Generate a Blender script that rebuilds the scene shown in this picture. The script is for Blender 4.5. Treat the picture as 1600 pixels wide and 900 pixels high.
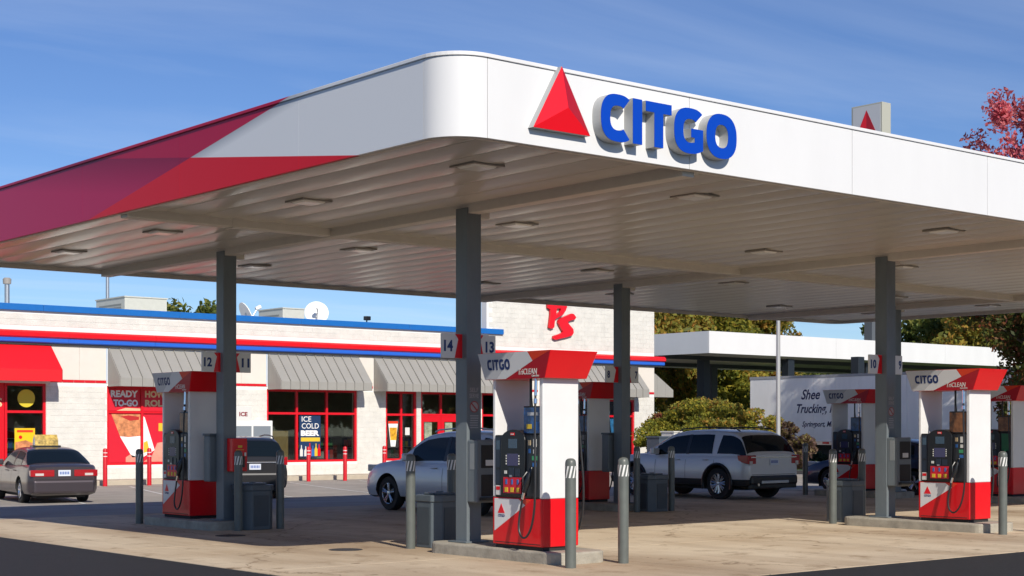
import bpy, bmesh, math, random
import numpy as np
from mathutils import Vector, Matrix
random.seed(7)
scn = bpy.context.scene
for o in list(bpy.data.objects): bpy.data.objects.remove(o)
COL = scn.collection

# ------------------------------------------------------------------ camera
cam_d = bpy.data.cameras.new('camera'); cam = bpy.data.objects.new('camera', cam_d); COL.objects.link(cam)
cam_d.sensor_width = 36.0; cam_d.lens = 36.0*2417/1600; cam_d.shift_y = 220/1600
cam_d.clip_end = 2000
YAW = math.atan2(2417, 2900)              # angle of the view from the +Y axis towards +X
cam.location = (0, 0, 1.7); cam.rotation_euler = (math.radians(90), 0, -YAW)
scn.camera = cam
# ------------------------------------------------------------------ light
SUN = Vector((-0.43, -1.47, 1.0)).normalized()      # towards the sun
sun_d = bpy.data.lights.new('sun', 'SUN'); sun_d.energy = 4.6; sun_d.angle = math.radians(0.5); sun_d.color = (1.0, 0.93, 0.82)
sun = bpy.data.objects.new('sun', sun_d); COL.objects.link(sun)
sun.rotation_euler = SUN.to_track_quat('Z', 'Y').to_euler(); sun.location = (0, -20, 40)
world = bpy.data.worlds.new('World'); scn.world = world; world.use_nodes = True
nt = world.node_tree; nt.nodes.clear()
sky = nt.nodes.new('ShaderNodeTexSky'); sky.sky_type = 'NISHITA'; sky.sun_disc = False
sky.sun_elevation = math.asin(SUN.z); sky.sun_rotation = math.atan2(SUN.x, SUN.y); sky.altitude = 250
sky.air_density = 0.9; sky.dust_density = 0.0; sky.ozone_density = 6.0
bg = nt.nodes.new('ShaderNodeBackground'); bg.inputs[1].default_value = 0.095
wo = nt.nodes.new('ShaderNodeOutputWorld')
tc = nt.nodes.new('ShaderNodeTexCoord'); sep = nt.nodes.new('ShaderNodeSeparateXYZ'); nt.links.new(tc.outputs['Generated'], sep.inputs[0])
# thin cirrus, laid out on a flat layer overhead (direction / height)
mx = nt.nodes.new('ShaderNodeMath'); mx.operation = 'MAXIMUM'; nt.links.new(sep.outputs[2], mx.inputs[0]); mx.inputs[1].default_value = 0.05
vd = nt.nodes.new('ShaderNodeVectorMath'); vd.operation = 'DIVIDE'; nt.links.new(tc.outputs['Generated'], vd.inputs[0])
cb = nt.nodes.new('ShaderNodeCombineXYZ')
for i in range(3): nt.links.new(mx.outputs[0], cb.inputs[i])
nt.links.new(cb.outputs[0], vd.inputs[1])
mp = nt.nodes.new('ShaderNodeMapping'); mp.inputs['Rotation'].default_value = (0, 0, math.radians(35)); mp.inputs['Scale'].default_value = (0.35, 1.1, 1)
nt.links.new(vd.outputs[0], mp.inputs[0])
no = nt.nodes.new('ShaderNodeTexNoise'); no.inputs['Scale'].default_value = 0.8; no.inputs['Detail'].default_value = 7; no.inputs['Roughness'].default_value = 0.55
no.inputs['Distortion'].default_value = 0.6; nt.links.new(mp.outputs[0], no.inputs['Vector'])
rp = nt.nodes.new('ShaderNodeValToRGB'); rp.color_ramp.elements[0].position = 0.46; rp.color_ramp.elements[1].position = 0.82
rp.color_ramp.elements[0].color = (0, 0, 0, 1); rp.color_ramp.elements[1].color = (0.22, 0.22, 0.22, 1)
nt.links.new(no.outputs[0], rp.inputs[0])
mixc = nt.nodes.new('ShaderNodeMix'); mixc.data_type = 'RGBA'; mixc.inputs['B'].default_value = (8, 8.8, 10, 1)
hs = nt.nodes.new('ShaderNodeHueSaturation'); hs.inputs['Hue'].default_value = 0.509; hs.inputs['Saturation'].default_value = 1.06; hs.inputs['Value'].default_value = 1.0; nt.links.new(sky.outputs[0], hs.inputs['Color'])
nt.links.new(rp.outputs[0], mixc.inputs['Factor']); nt.links.new(hs.outputs[0], mixc.inputs['A'])
nt.links.new(mixc.outputs['Result'], bg.inputs[0]); nt.links.new(bg.outputs[0], wo.inputs[0])
scn.view_settings.view_transform = 'Standard'; scn.view_settings.look = 'None'
scn.view_settings.exposure = 0.15; scn.view_settings.gamma = 1.0; scn.view_settings.use_curve_mapping = False
scn.render.engine = 'CYCLES'; scn.render.resolution_x = 1024; scn.render.resolution_y = 576

# ------------------------------------------------------------------ helpers
F2 = (math.sin(YAW), math.cos(YAW)); R2 = (math.cos(YAW), -math.sin(YAW))
def pix(px, z):                    # ground position seen at photo column px and z metres along the view
    u = (px-800)/2417*z
    return (z*F2[0]+u*R2[0], z*F2[1]+u*R2[1])
def ground_z(y):
    if y < 28.5: return 0.0
    if y < 36: return -0.17*(y-28.5)/7.5
    if y < 40: return -0.17-0.03*(y-36)/4
    return -0.2

MATS = {}
def mat(name, col, rough=0.6, metal=0.0, spec=0.5, var=0.0, scale=6.0, bump=0.0, bscale=60.0, coat=0.0, stretch=(1, 1, 1), trans=0.0):
    if name in MATS: return MATS[name]
    m = bpy.data.materials.new(name); m.use_nodes = True; n = m.node_tree.nodes; l = m.node_tree.links
    b = n['Principled BSDF']; b.inputs['Base Color'].default_value = (*col, 1); b.inputs['Roughness'].default_value = rough
    b.inputs['Metallic'].default_value = metal; b.inputs['Specular IOR Level'].default_value = spec; b.inputs['Coat Weight'].default_value = coat
    b.inputs['Coat Roughness'].default_value = 0.05
    if var or bump:
        t = n.new('ShaderNodeTexCoord'); mpn = n.new('ShaderNodeMapping'); mpn.inputs['Scale'].default_value = stretch
        g = n.new('ShaderNodeNewGeometry'); l.new(g.outputs['Position'], mpn.inputs[0])
    if var:
        a = n.new('ShaderNodeTexNoise'); a.inputs['Scale'].default_value = scale; a.inputs['Detail'].default_value = 6; a.inputs['Roughness'].default_value = 0.6
        l.new(mpn.outputs[0], a.inputs['Vector'])
        mr = n.new('ShaderNodeMapRange'); mr.inputs[1].default_value = 0.3; mr.inputs[2].default_value = 0.7; mr.inputs[3].default_value = 1-var; mr.inputs[4].default_value = 1+var*0.6
        l.new(a.outputs[0], mr.inputs[0])
        mu = n.new('ShaderNodeMix'); mu.data_type = 'RGBA'; mu.blend_type = 'MULTIPLY'; mu.inputs['Factor'].default_value = 1; mu.inputs['A'].default_value = (*col, 1)
        l.new(mr.outputs[0], mu.inputs['B']); l.new(mu.outputs['Result'], b.inputs['Base Color'])
    if bump:
        a2 = n.new('ShaderNodeTexNoise'); a2.inputs['Scale'].default_value = bscale; a2.inputs['Detail'].default_value = 4; l.new(mpn.outputs[0], a2.inputs['Vector'])
        bp = n.new('ShaderNodeBump'); bp.inputs['Strength'].default_value = bump; bp.inputs['Distance'].default_value = 0.02
        l.new(a2.outputs[0], bp.inputs['Height']); l.new(bp.outputs[0], b.inputs['Normal'])
    MATS[name] = m; return m

class MB:
    def __init__(s): s.v = []; s.f = []; s.m = []
    def add(s, vs, fs, m=0):
        k = len(s.v); s.v += [tuple(p) for p in vs]
        for f in fs: s.f.append(tuple(i+k for i in f)); s.m.append(m)
        return s
    def box(s, x0, x1, y0, y1, z0, z1, m=0):
        return s.add([(x0,y0,z0),(x1,y0,z0),(x1,y1,z0),(x0,y1,z0),(x0,y0,z1),(x1,y0,z1),(x1,y1,z1),(x0,y1,z1)],
                     [(0,3,2,1),(4,5,6,7),(0,1,5,4),(1,2,6,5),(2,3,7,6),(3,0,4,7)], m)
    def prism(s, poly, o, u, v, w, m=0):     # polygon in (u,v) at o, extruded by vector w
        o, u, v, w = Vector(o), Vector(u), Vector(v), Vector(w); n = len(poly)
        a = [o+u*p[0]+v*p[1] for p in poly]; b = [p+w for p in a]
        fl = u.cross(v).dot(w) > 0
        fs = [tuple(range(n)) if not fl else tuple(reversed(range(n))), tuple(range(n, 2*n)) if fl else tuple(reversed(range(n, 2*n)))]
        for i in range(n):
            j = (i+1) % n
            fs.append((i, j, n+j, n+i) if fl else (j, i, n+i, n+j))
        return s.add(a+b, fs, m)
    def frustum(s, bx, tx, z0, z1, m=0):     # bx=(x0,x1,y0,y1) bottom, tx top
        return s.add([(bx[0],bx[2],z0),(bx[1],bx[2],z0),(bx[1],bx[3],z0),(bx[0],bx[3],z0),(tx[0],tx[2],z1),(tx[1],tx[2],z1),(tx[1],tx[3],z1),(tx[0],tx[3],z1)],
                     [(0,3,2,1),(4,5,6,7),(0,1,5,4),(1,2,6,5),(2,3,7,6),(3,0,4,7)], m)
    def tube(s, pts, r, seg=8, m=0):
        pts = [Vector(p) for p in pts]; rr = r if isinstance(r, (list, tuple)) else [r]*len(pts); vs = []; up = None
        for i, p in enumerate(pts):
            d = (pts[min(i+1, len(pts)-1)]-pts[max(i-1, 0)]).normalized()
            if up is None: up = Vector((0, 0, 1)) if abs(d.z) < 0.9 else Vector((1, 0, 0))
            a = d.cross(up).normalized(); b = a.cross(d).normalized(); up = b
            for k in range(seg):
                t = 2*math.pi*k/seg; vs.append(p+(a*math.cos(t)+b*math.sin(t))*rr[i])
        fs = [tuple(reversed(range(seg))), tuple(range((len(pts)-1)*seg, len(pts)*seg))]
        for i in range(len(pts)-1):
            for k in range(seg): fs.append((i*seg+k, i*seg+(k+1) % seg, (i+1)*seg+(k+1) % seg, (i+1)*seg+k))
        return s.add(vs, [tuple(reversed(f)) for f in fs], m)
    def lathe(s, prof, c=(0,0,0), axis='z', seg=24, m=0, caps=True):   # prof: (r, h)
        vs = []
        for r, h in prof:
            for k in range(seg):
                t = 2*math.pi*k/seg; a, b = r*math.cos(t), r*math.sin(t)
                p = (a, b, h) if axis == 'z' else ((h, a, b) if axis == 'x' else (b, h, a))
                vs.append((p[0]+c[0], p[1]+c[1], p[2]+c[2]))
        fs = []
        for i in range(len(prof)-1):
            for k in range(seg): fs.append((i*seg+k, i*seg+(k+1) % seg, (i+1)*seg+(k+1) % seg, (i+1)*seg+k))
        if caps: fs.append(tuple(reversed(range(seg)))); fs.append(tuple(range((len(prof)-1)*seg, len(prof)*seg)))
        return s.add(vs, fs, m)
    def mesh(s, name, mats):
        me = bpy.data.meshes.new(name); me.from_pydata(s.v, [], s.f)
        for m in (mats if isinstance(mats, (list, tuple)) else [mats]): me.materials.append(m)
        if any(s.m): me.polygons.foreach_set('material_index', s.m)
        me.update(); return me
    def build(s, name, mats, parent=None, smooth=False, bevel=0, world=False, loc=None, seg=2):
        o = bpy.data.objects.new(name, s.mesh(name, mats)); COL.objects.link(o)
        if parent: o.parent = parent
        if world and parent:
            p = parent; off = Vector((0, 0, 0))
            while p: off += p.location; p = p.parent
            o.location = -off
        if loc: o.location = loc
        if smooth:
            o.data.polygons.foreach_set('use_smooth', [True]*len(o.data.polygons))
            try: o.data.set_sharp_from_angle(angle=math.radians(40))
            except Exception: pass
        if bevel:
            b = o.modifiers.new('bevel', 'BEVEL'); b.width = bevel; b.segments = seg; b.limit_method = 'ANGLE'; b.angle_limit = math.radians(35)
        return o
def tag(o, label=None, cat=None, group=None, kind=None):
    if label: o['label'] = label
    if cat: o['category'] = cat
    if group: o['group'] = group
    if kind: o['kind'] = kind
    return o
def thing(name, label, cat, loc=(0,0,0), rz=0, group=None):
    o = bpy.data.objects.new(name, None); COL.objects.link(o); o.location = loc; o.rotation_euler = (0, 0, rz); o.empty_display_size = 0.2
    return tag(o, label, cat, group)
def copy_tree(o, parent=None):
    c = o.copy(); COL.objects.link(c); c.parent = parent
    for ch in list(o.children): copy_tree(ch, c)
    return c
def box(name, m, parent, x0, x1, y0, y1, z0, z1, bevel=0, world=False):
    return MB().box(x0, x1, y0, y1, z0, z1).build(name, m, parent, bevel=bevel, world=world)
def text_verts(s, bold=0.0, shear=0.0, res=3, space=1.0):
    c = bpy.data.curves.new('t', 'FONT'); c.body = s; c.size = 1; c.offset = bold; c.shear = shear; c.resolution_u = res; c.fill_mode = 'FRONT'; c.space_character = space
    c.extrude = 0.02
    o = bpy.data.objects.new('t', c); COL.objects.link(o)
    dg = bpy.context.evaluated_depsgraph_get(); me = bpy.data.meshes.new_from_object(o.evaluated_get(dg))
    v = np.zeros(len(me.vertices)*3); me.vertices.foreach_get('co', v); v = v.reshape(-1, 3)
    f = [tuple(p.vertices) for p in me.polygons]
    bpy.data.objects.remove(o); bpy.data.curves.remove(c); bpy.data.meshes.remove(me)
    return v, f
def text(name, s, m, parent, o, u, v, w, h, th=0.004, bold=0.015, shear=0.0, world=False, space=1.0):
    """lettering in the rectangle with lower left o, width w along u, height h along v, raised th towards u x v"""
    P, f = text_verts(s, bold, shear, space=space); P = P.copy()
    mn = P.min(0); mxx = P.max(0)
    o, u, v = Vector(o), Vector(u), Vector(v); n = u.cross(v).normalized()
    vs = [o+u*((p[0]-mn[0])/(mxx[0]-mn[0])*w)+v*((p[1]-mn[1])/(mxx[1]-mn[1])*h)+n*((p[2]-mn[2])/max(1e-6, mxx[2]-mn[2])*th) for p in P]
    return MB().add(vs, f).build(name, m, parent, world=world)
def decal(name, m, parent, poly, o, u, v, th=0.004, world=False):
    u, v = Vector(u), Vector(v); n = u.cross(v).normalized()
    return MB().prism(poly, o, u, v, n*th).build(name, m, parent, world=world)
X, Y, Z = Vector((1,0,0)), Vector((0,1,0)), Vector((0,0,1))

# ------------------------------------------------------------------ materials
WHITE = mat('white_painted_metal', (0.70, 0.70, 0.70), 0.38, var=0.035, scale=1.2, stretch=(1, 1, .3))
DECK = mat('deck_metal', (0.60, 0.57, 0.52), 0.24, var=0.06, scale=0.8, stretch=(3, .5, 1), bump=.12, bscale=3.0)
BEAM = mat('beam_paint', (0.62, 0.58, 0.52), 0.5, var=0.05)
COLM = mat('column_grey_paint', (0.14, 0.165, 0.18), 0.42, var=0.16, scale=3.0, stretch=(1, 1, .35), bump=.05, bscale=25)
BOLL = mat('bollard_grey', (0.11, 0.122, 0.112), 0.40, var=0.12, scale=8)
RED = mat('red_paint', (0.68, 0.006, 0.012), 0.28, spec=0.4, var=0.04, scale=3, coat=0.15)
REDD = mat('dark_red_print', (0.42, 0.008, 0.02), 0.28, coat=0.15)
ORANGE = mat('orange_red_print', (0.72, 0.05, 0.015), 0.28, coat=0.15)
PWHITE = mat('pump_white', (0.70, 0.70, 0.70), 0.26, var=0.04, scale=2.5, coat=0.1)
PGREY = mat('print_pale_grey', (0.52, 0.53, 0.55), 0.3)
PGREY2 = mat('print_light_grey', (0.68, 0.69, 0.70), 0.3)
BLACK = mat('black_plastic', (0.012, 0.013, 0.015), 0.33, var=0.1, scale=9)
DBLUE = mat('dark_blue_panel', (0.018, 0.026, 0.045), 0.3)
RUBBER = mat('hose_rubber', (0.018, 0.018, 0.02), 0.42)
CHROME = mat('chrome', (0.72, 0.72, 0.72), 0.18, metal=1)
SILVER = mat('brushed_aluminium', (0.55, 0.56, 0.57), 0.35, metal=0.9)
NAVY = mat('navy_print', (0.008, 0.028, 0.13), 0.35)
SIGNBLUE = mat('sign_blue', (0.0, 0.05, 0.42), 0.4, spec=.3)
SIGNRED = mat('sign_red', (0.75, 0.006, 0.016), 0.30)
RETURN = mat('letter_return_grey', (0.42, 0.43, 0.43), 0.45)
SCREEN = mat('display_blue_grey', (0.05, 0.09, 0.14), 0.15)
SCREEN2 = mat('display_violet', (0.06, 0.06, 0.14), 0.15)
TVBLUE = mat('advert_blue', (0.03, 0.10, 0.28), 0.2, var=0.8, scale=9)
TVBROWN = mat('advert_brown', (0.22, 0.09, 0.035), 0.25, var=0.7, scale=7)
YEL = mat('yellow_print', (0.66, 0.46, 0.03), 0.45)
GREENP = mat('green_print', (0.05, 0.30, 0.13), 0.4)
BLUEP = mat('blue_print', (0.03, 0.14, 0.42), 0.4)
STICK = mat('sticker_white', (0.65, 0.65, 0.62), 0.45)
CREAM = mat('cream_print', (0.72, 0.55, 0.30), 0.5)
KERB = mat('island_concrete', (0.36, 0.33, 0.27), 0.85, var=0.28, scale=5, bump=0.35, bscale=40)
BIN = mat('bin_grey_plastic', (0.085, 0.105, 0.12), 0.45, var=0.1, scale=5)
BINP = mat('bin_panel_dark', (0.05, 0.062, 0.072), 0.5, var=0.1, scale=5)
GLASSD = mat('dark_shop_glass', (0.014, 0.018, 0.018), 0.03, spec=0.6, bump=0.02, bscale=0.7)
WIND = mat('awning_metal', (0.31, 0.30, 0.275), 0.45, var=0.05, scale=1.5)
BLOCK = mat('painted_block', (0.66, 0.645, 0.60), 0.8, var=0.12, scale=2.2, bump=0.6, bscale=35)
MORT = mat('painted_mortar', (0.78, 0.76, 0.725), 0.85)
STUC = mat('stucco_panel', (0.68, 0.63, 0.565), 0.75, var=0.04, scale=2, bump=0.1, bscale=90)
RFRAME = mat('red_window_frame', (0.62, 0.006, 0.016), 0.35)
BLUECAP = mat('blue_coping', (0.008, 0.13, 0.44), 0.4, var=0.06)
DARK = mat('dark_recess', (0.02, 0.02, 0.02), 0.8)
ROOFM = mat('roof_membrane', (0.45, 0.45, 0.43), 0.9)
HVACM = mat('hvac_grey', (0.50, 0.51, 0.46), 0.5, var=0.06)
DISH = mat('dish_white', (0.78, 0.78, 0.76), 0.4)

# concrete of the forecourt: stains, tyre sweeps and fine grain
def concrete_mat():
    m = bpy.data.materials.new('forecourt_concrete'); m.use_nodes = True; n = m.node_tree.nodes; l = m.node_tree.links; b = n['Principled BSDF']
    b.inputs['Roughness'].default_value = 0.82; b.inputs['Specular IOR Level'].default_value = 0.35
    g = n.new('ShaderNodeNewGeometry')
    def noise(scale, st, det=6, ro=0.6):
        mp_ = n.new('ShaderNodeMapping'); mp_.inputs['Scale'].default_value = st; l.new(g.outputs['Position'], mp_.inputs[0])
        t = n.new('ShaderNodeTexNoise'); t.inputs['Scale'].default_value = scale; t.inputs['Detail'].default_value = det; t.inputs['Roughness'].default_value = ro; l.new(mp_.outputs[0], t.inputs['Vector']); return t
    def ramp(src, a, c1, b_, c2):
        r = n.new('ShaderNodeValToRGB'); r.color_ramp.elements[0].position = a; r.color_ramp.elements[0].color = (*c1, 1); r.color_ramp.elements[1].position = b_; r.color_ramp.elements[1].color = (*c2, 1)
        l.new(src.outputs[0], r.inputs[0]); return r
    def mult(a, bb):
        x = n.new('ShaderNodeMix'); x.data_type = 'RGBA'; x.blend_type = 'MULTIPLY'; x.inputs['Factor'].default_value = 1; l.new(a, x.inputs['A']); l.new(bb, x.inputs['B']); return x.outputs['Result']
    base = ramp(noise(0.35, (1, 1, 1)), 0.35, (0.54, 0.43, 0.305), 0.62, (0.64, 0.54, 0.41))
    sweep = ramp(noise(0.55, (1.0, .16, 1), 4), 0.40, (0.72, 0.67, 0.62), 0.60, (1.04, 1.03, 1.0))
    spots = ramp(noise(1.6, (1, 1, 1), 8, 0.7), 0.30, (0.62, 0.56, 0.50), 0.46, (1, 1, 1))
    grain = ramp(noise(45, (1, 1, 1), 3), 0.3, (0.88, 0.88, 0.88), 0.7, (1.06, 1.06, 1.06))
    crk = n.new('ShaderNodeTexVoronoi'); crk.feature = 'DISTANCE_TO_EDGE'; crk.inputs['Scale'].default_value = .16; mpc = n.new('ShaderNodeMapping'); l.new(g.outputs['Position'], mpc.inputs[0])
    dn = noise(1.2, (1, 1, 1), 5); ad = n.new('ShaderNodeMix'); ad.data_type = 'RGBA'; ad.blend_type = 'ADD'; ad.inputs['Factor'].default_value = 1; l.new(mpc.outputs[0], ad.inputs['A']); l.new(dn.outputs['Color'], ad.inputs['B']); l.new(ad.outputs['Result'], crk.inputs['Vector'])
    crack = ramp(crk, 0.0006, (.5, .46, .42), 0.003, (1, 1, 1))
    drips = ramp(noise(2.6, (1, 1, 1), 3, .5), 0.655, (1, 1, 1), 0.72, (.55, .5, .46))
    c = mult(mult(mult(mult(base.outputs[0], sweep.outputs[0]), spots.outputs[0]), grain.outputs[0]), drips.outputs[0]); c = mult(c, crack.outputs[0]); l.new(c, b.inputs['Base Color'])
    bp = n.new('ShaderNodeBump'); bp.inputs['Strength'].default_value = 0.25; bp.inputs['Distance'].default_value = 0.01; l.new(noise(30, (1, 1, 1)).outputs[0], bp.inputs['Height']); l.new(bp.outputs[0], b.inputs['Normal'])
    return m
CONC = concrete_mat()
ASPH = mat('fresh_asphalt', (0.030, 0.030, 0.033), 0.75, spec=0.3, var=0.30, scale=14, bump=0.9, bscale=90)
LOT = mat('weathered_asphalt', (0.35, 0.32, 0.285), 0.9, spec=0.2, var=0.20, scale=0.7, bump=0.4, bscale=50)
LINE = mat('road_paint_white', (0.62, 0.61, 0.58), 0.7, var=0.25, scale=4)
WALK = mat('sidewalk_concrete', (0.46, 0.40, 0.31), 0.85, var=0.12, scale=2)
GRASS = mat('grass_green', (0.07, 0.12, 0.025), 0.9, var=0.35, scale=2.5, bump=1.0, bscale=25)

# ------------------------------------------------------------------ ground
b = MB(); ys = [-200, -60, 0, 11.95, 20, 28.5, 30, 32, 34, 36, 38, 40, 48, 60, 100, 200, 420]; xs = [-200, 0, 9.4, 20, 40, 60, 120, 420]
b.add([(x, y, ground_z(y)-0.012) for y in ys for x in xs], [(j*8+i, j*8+i+1, j*8+i+9, j*8+i+8) for j in range(len(ys)-1) for i in range(7)])
tag(b.build('ground', LOT), kind='structure')
b = MB(); b.add([(-200,-200,-.008),(420,-200,-.008),(420,11.95,-.008),(9.4,11.95,-.008),(-200,11.95,-.008)], [(0,1,2,3,4)])
yy = [11.95, 20, 28.5, 30, 32, 34, 36, 38, 40, 60]
b.add([(x, y, ground_z(y)-0.008) for y in yy for x in (-200, 9.4)], [(2*i, 2*i+1, 2*i+3, 2*i+2) for i in range(len(yy)-1)])
tag(b.build('asphalt_lane', ASPH), kind='structure')
pad = tag(MB().box(9.4, 36.2, 11.95, 28.5, -0.30, -0.006).build('concrete_forecourt', mat('joint_filler', (0.16, 0.14, 0.115), 0.9)), kind='structure')
sm = {}
px_ = [9.4, 13.9, 18.4, 22.9, 27.4, 31.9, 36.2]; py_ = [11.95, 16.1, 20.2, 24.4, 28.5]
for i in range(6):
    for j in range(4):
        s_ = MB().box(px_[i]+.011, px_[i+1]-.011, py_[j]+.011, py_[j+1]-.011, -0.29, 0.0).build('slab', CONC, pad)
# parking stall lines, angled towards the shop
for i, xx in enumerate([14.0, 17.0, 20.0, 23.0, 26.05, 29.1, 32.1, 35.1, 38.1]):
    b = MB(); n = 10
    for k in range(n):
        y0 = 36.6+(47.3-36.6)*k/n; y1 = 36.6+(47.3-36.6)*(k+1)/n; f = lambda y: xx+(y-47.3)*0.32
        b.add([(f(y0)-.05, y0, ground_z(y0)-.006), (f(y0)+.06, y0, ground_z(y0)-.006), (f(y1)+.06, y1, ground_z(y1)-.006), (f(y1)-.05, y1, ground_z(y1)-.006)], [(0,1,2,3)])
    tag(b.build('stall_line', LINE), kind='structure')
tag(MB().box(5, 53, 48.9, 50.4, -0.5, -0.05).build('sidewalk', WALK, bevel=0.02), kind='structure')
tag(MB().box(51.5, 54.6, 20, 60, -0.4, -0.08).build('verge', GRASS, bevel=0.03), kind='structure')
tag(MB().box(51.2, 51.49, 20, 60, -0.4, -0.06).build('kerb', WALK, bevel=0.02), kind='structure')
tag(MB().box(66, 240, 20, 240, -0.5, -0.10).build('lawn', GRASS), kind='structure')
for (px, yy_, lab) in [(540, 859, 'dark round cover set in the sunny concrete in front of the kerb'), (360, 837, 'dark round cover in the shade in front of dispenser eleven and twelve')]:
    z = 2417*1.7/(yy_-670); p = pix(px, z)
    tag(MB().lathe([(0.24, -.01), (0.24, .004), (0.20, .008), (0.19, .004), (0.0, .004)], seg=28).build('manhole_cover', mat('cast_iron', (0.05, 0.045, 0.04), 0.6, bump=0.5, bscale=30), loc=(p[0], p[1], 0)), lab, 'manhole cover', 'covers in the forecourt')

# ------------------------------------------------------------------ main canopy
XL, XR, YF, YB, ZB, ZT, RC = 9.52, 35.5, 12.38, 28.1, 4.69, 5.56, 0.47
def fascia_print():
    m = bpy.data.materials.new('fascia_print'); m.use_nodes = True; n = m.node_tree.nodes; l = m.node_tree.links; b = n['Principled BSDF']
    b.inputs['Roughness'].default_value = 0.4; b.inputs['Specular IOR Level'].default_value = 0.22
    g = n.new('ShaderNodeNewGeometry'); s = n.new('ShaderNodeSeparateXYZ'); l.new(g.outputs['Position'], s.inputs[0])
    def lin(a, bb, c, w=0.004):      # 0..1 step of a*y+b*z+c
        m1 = n.new('ShaderNodeMath'); m1.operation = 'MULTIPLY'; l.new(s.outputs[1], m1.inputs[0]); m1.inputs[1].default_value = a
        m2 = n.new('ShaderNodeMath'); m2.operation = 'MULTIPLY_ADD'; l.new(s.outputs[2], m2.inputs[0]); m2.inputs[1].default_value = bb; l.new(m1.outputs[0], m2.inputs[2])
        m3 = n.new('ShaderNodeMath'); m3.operation = 'ADD'; l.new(m2.outputs[0], m3.inputs[0]); m3.inputs[1].default_value = c
        r = n.new('ShaderNodeMapRange'); l.new(m3.outputs[0], r.inputs[0]); r.inputs[1].default_value = -w; r.inputs[2].default_value = w; return r.outputs[0]
    def mix(f, a, c):
        x = n.new('ShaderNodeMix'); x.data_type = 'RGBA'; l.new(f, x.inputs['Factor'])
        for k, q in (('A', a), ('B', c)):
            if isinstance(q, tuple): x.inputs[k].default_value = (*q, 1)
            else: l.new(q, x.inputs[k])
        return x.outputs['Result']
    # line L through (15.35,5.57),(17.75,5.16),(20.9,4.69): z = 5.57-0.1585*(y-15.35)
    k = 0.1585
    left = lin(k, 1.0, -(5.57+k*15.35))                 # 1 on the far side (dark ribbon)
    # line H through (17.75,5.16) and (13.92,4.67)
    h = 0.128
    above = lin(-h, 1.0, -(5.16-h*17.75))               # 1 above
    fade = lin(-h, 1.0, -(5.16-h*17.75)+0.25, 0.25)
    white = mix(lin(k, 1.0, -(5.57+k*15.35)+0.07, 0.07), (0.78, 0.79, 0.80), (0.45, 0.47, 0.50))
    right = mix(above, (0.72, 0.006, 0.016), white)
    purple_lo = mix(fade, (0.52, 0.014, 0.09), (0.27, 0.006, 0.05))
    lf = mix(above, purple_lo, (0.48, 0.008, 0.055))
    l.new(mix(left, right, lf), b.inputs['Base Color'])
    return m
FPRINT = fascia_print()
canopy = thing('fuel_canopy', 'large white flat canopy with rounded corners over the fuel dispensers', 'canopy', (22.5, 20.2, 0))
def W(mb, name, m, **k): return mb.build(name, m, canopy, world=True, **k)
TH = 0.05
seam = 0.004
fx = [XL+RC, 12.98, 15.97, 18.99, 22.0, 25.0, 28.0, 31.0, XR-RC]
for a, c in zip(fx, fx[1:]): W(MB().box(a+seam, c-seam, YF, YF+TH, ZB, ZT-.045), 'fascia_panel', WHITE, bevel=.004)
for a, c in zip(fx, fx[1:]): W(MB().box(a+seam, c-seam, YB-TH, YB, ZB, ZT-.045), 'fascia_panel', WHITE, bevel=.004)
fy = [YF+RC, 15.26, 18.15, 21.1, 24.2, YB-RC]
for i, (a, c) in enumerate(zip(fy, fy[1:])):
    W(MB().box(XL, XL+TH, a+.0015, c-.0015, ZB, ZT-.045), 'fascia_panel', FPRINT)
    W(MB().box(XR-TH, XR, a+seam, c-seam, ZB, ZT-.045), 'fascia_panel', WHITE, bevel=.004)
for cx_, cy_, a0 in [(XL+RC, YF+RC, 180), (XR-RC, YF+RC, 270), (XR-RC, YB-RC, 0), (XL+RC, YB-RC, 90)]:
    b = MB(); n = 20; vs = []
    for k in range(n+1):
        t = math.radians(a0+0.4+89.2*k/n)
        for r in (RC, RC-TH):
            for z in (ZB, ZT-.045): vs.append((cx_+r*math.cos(t), cy_+r*math.sin(t), z))
    fs = []
    for k in range(n):
        i = 4*k; fs += [(i, i+4, i+5, i+1), (i+2, i+3, i+7, i+6), (i+1, i+5, i+7, i+3), (i, i+2, i+6, i+4)]
    b.add(vs, fs); W(b, 'corner_panel', WHITE, smooth=True)
# coping round the top and lip round the bottom, with rounded corners
def ring(off_o, off_i, z0, z1):
    def loop(o):
        pts = []
        for cx_, cy_, a0 in [(XL+RC, YF+RC, 180), (XR-RC, YF+RC, 270), (XR-RC, YB-RC, 0), (XL+RC, YB-RC, 90)]:
            for k in range(13):
                t = math.radians(a0+90*k/12); pts.append((cx_+(RC+o)*math.cos(t), cy_+(RC+o)*math.sin(t)))
        return pts
    po, pi = loop(off_o), loop(off_i); n = len(po); b = MB()
    vs = [(*p, z0) for p in po]+[(*p, z1) for p in po]+[(*p, z0) for p in pi]+[(*p, z1) for p in pi]; fs = []
    for i in range(n):
        j = (i+1) % n; fs += [(i, j, n+j, n+i), (2*n+j, 2*n+i, 3*n+i, 3*n+j), (n+i, n+j, 3*n+j, 3*n+i), (2*n+i, 2*n+j, j, i)]
    return b.add(vs, fs)
cp = ring(.018, -.10, ZT-.042, ZT)
for i, f in enumerate(cp.f):
    q = [cp.v[k] for k in f]
    if min(p[1] for p in q) > YF+RC-.01 and max(p[0] for p in q) < XL+.11 and max(p[1] for p in q)-min(p[1] for p in q) > 5: cp.m[i] = 1
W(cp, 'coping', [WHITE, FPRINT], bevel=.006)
W(ring(-.052, -.12, ZB-.004, ZB+.09), 'inner_lip', BEAM)
W(MB().box(XL+.30, XR-.30, YF+.30, YB-.30, ZT-.30, ZT-.26), 'roof', ROOFM)
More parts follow.
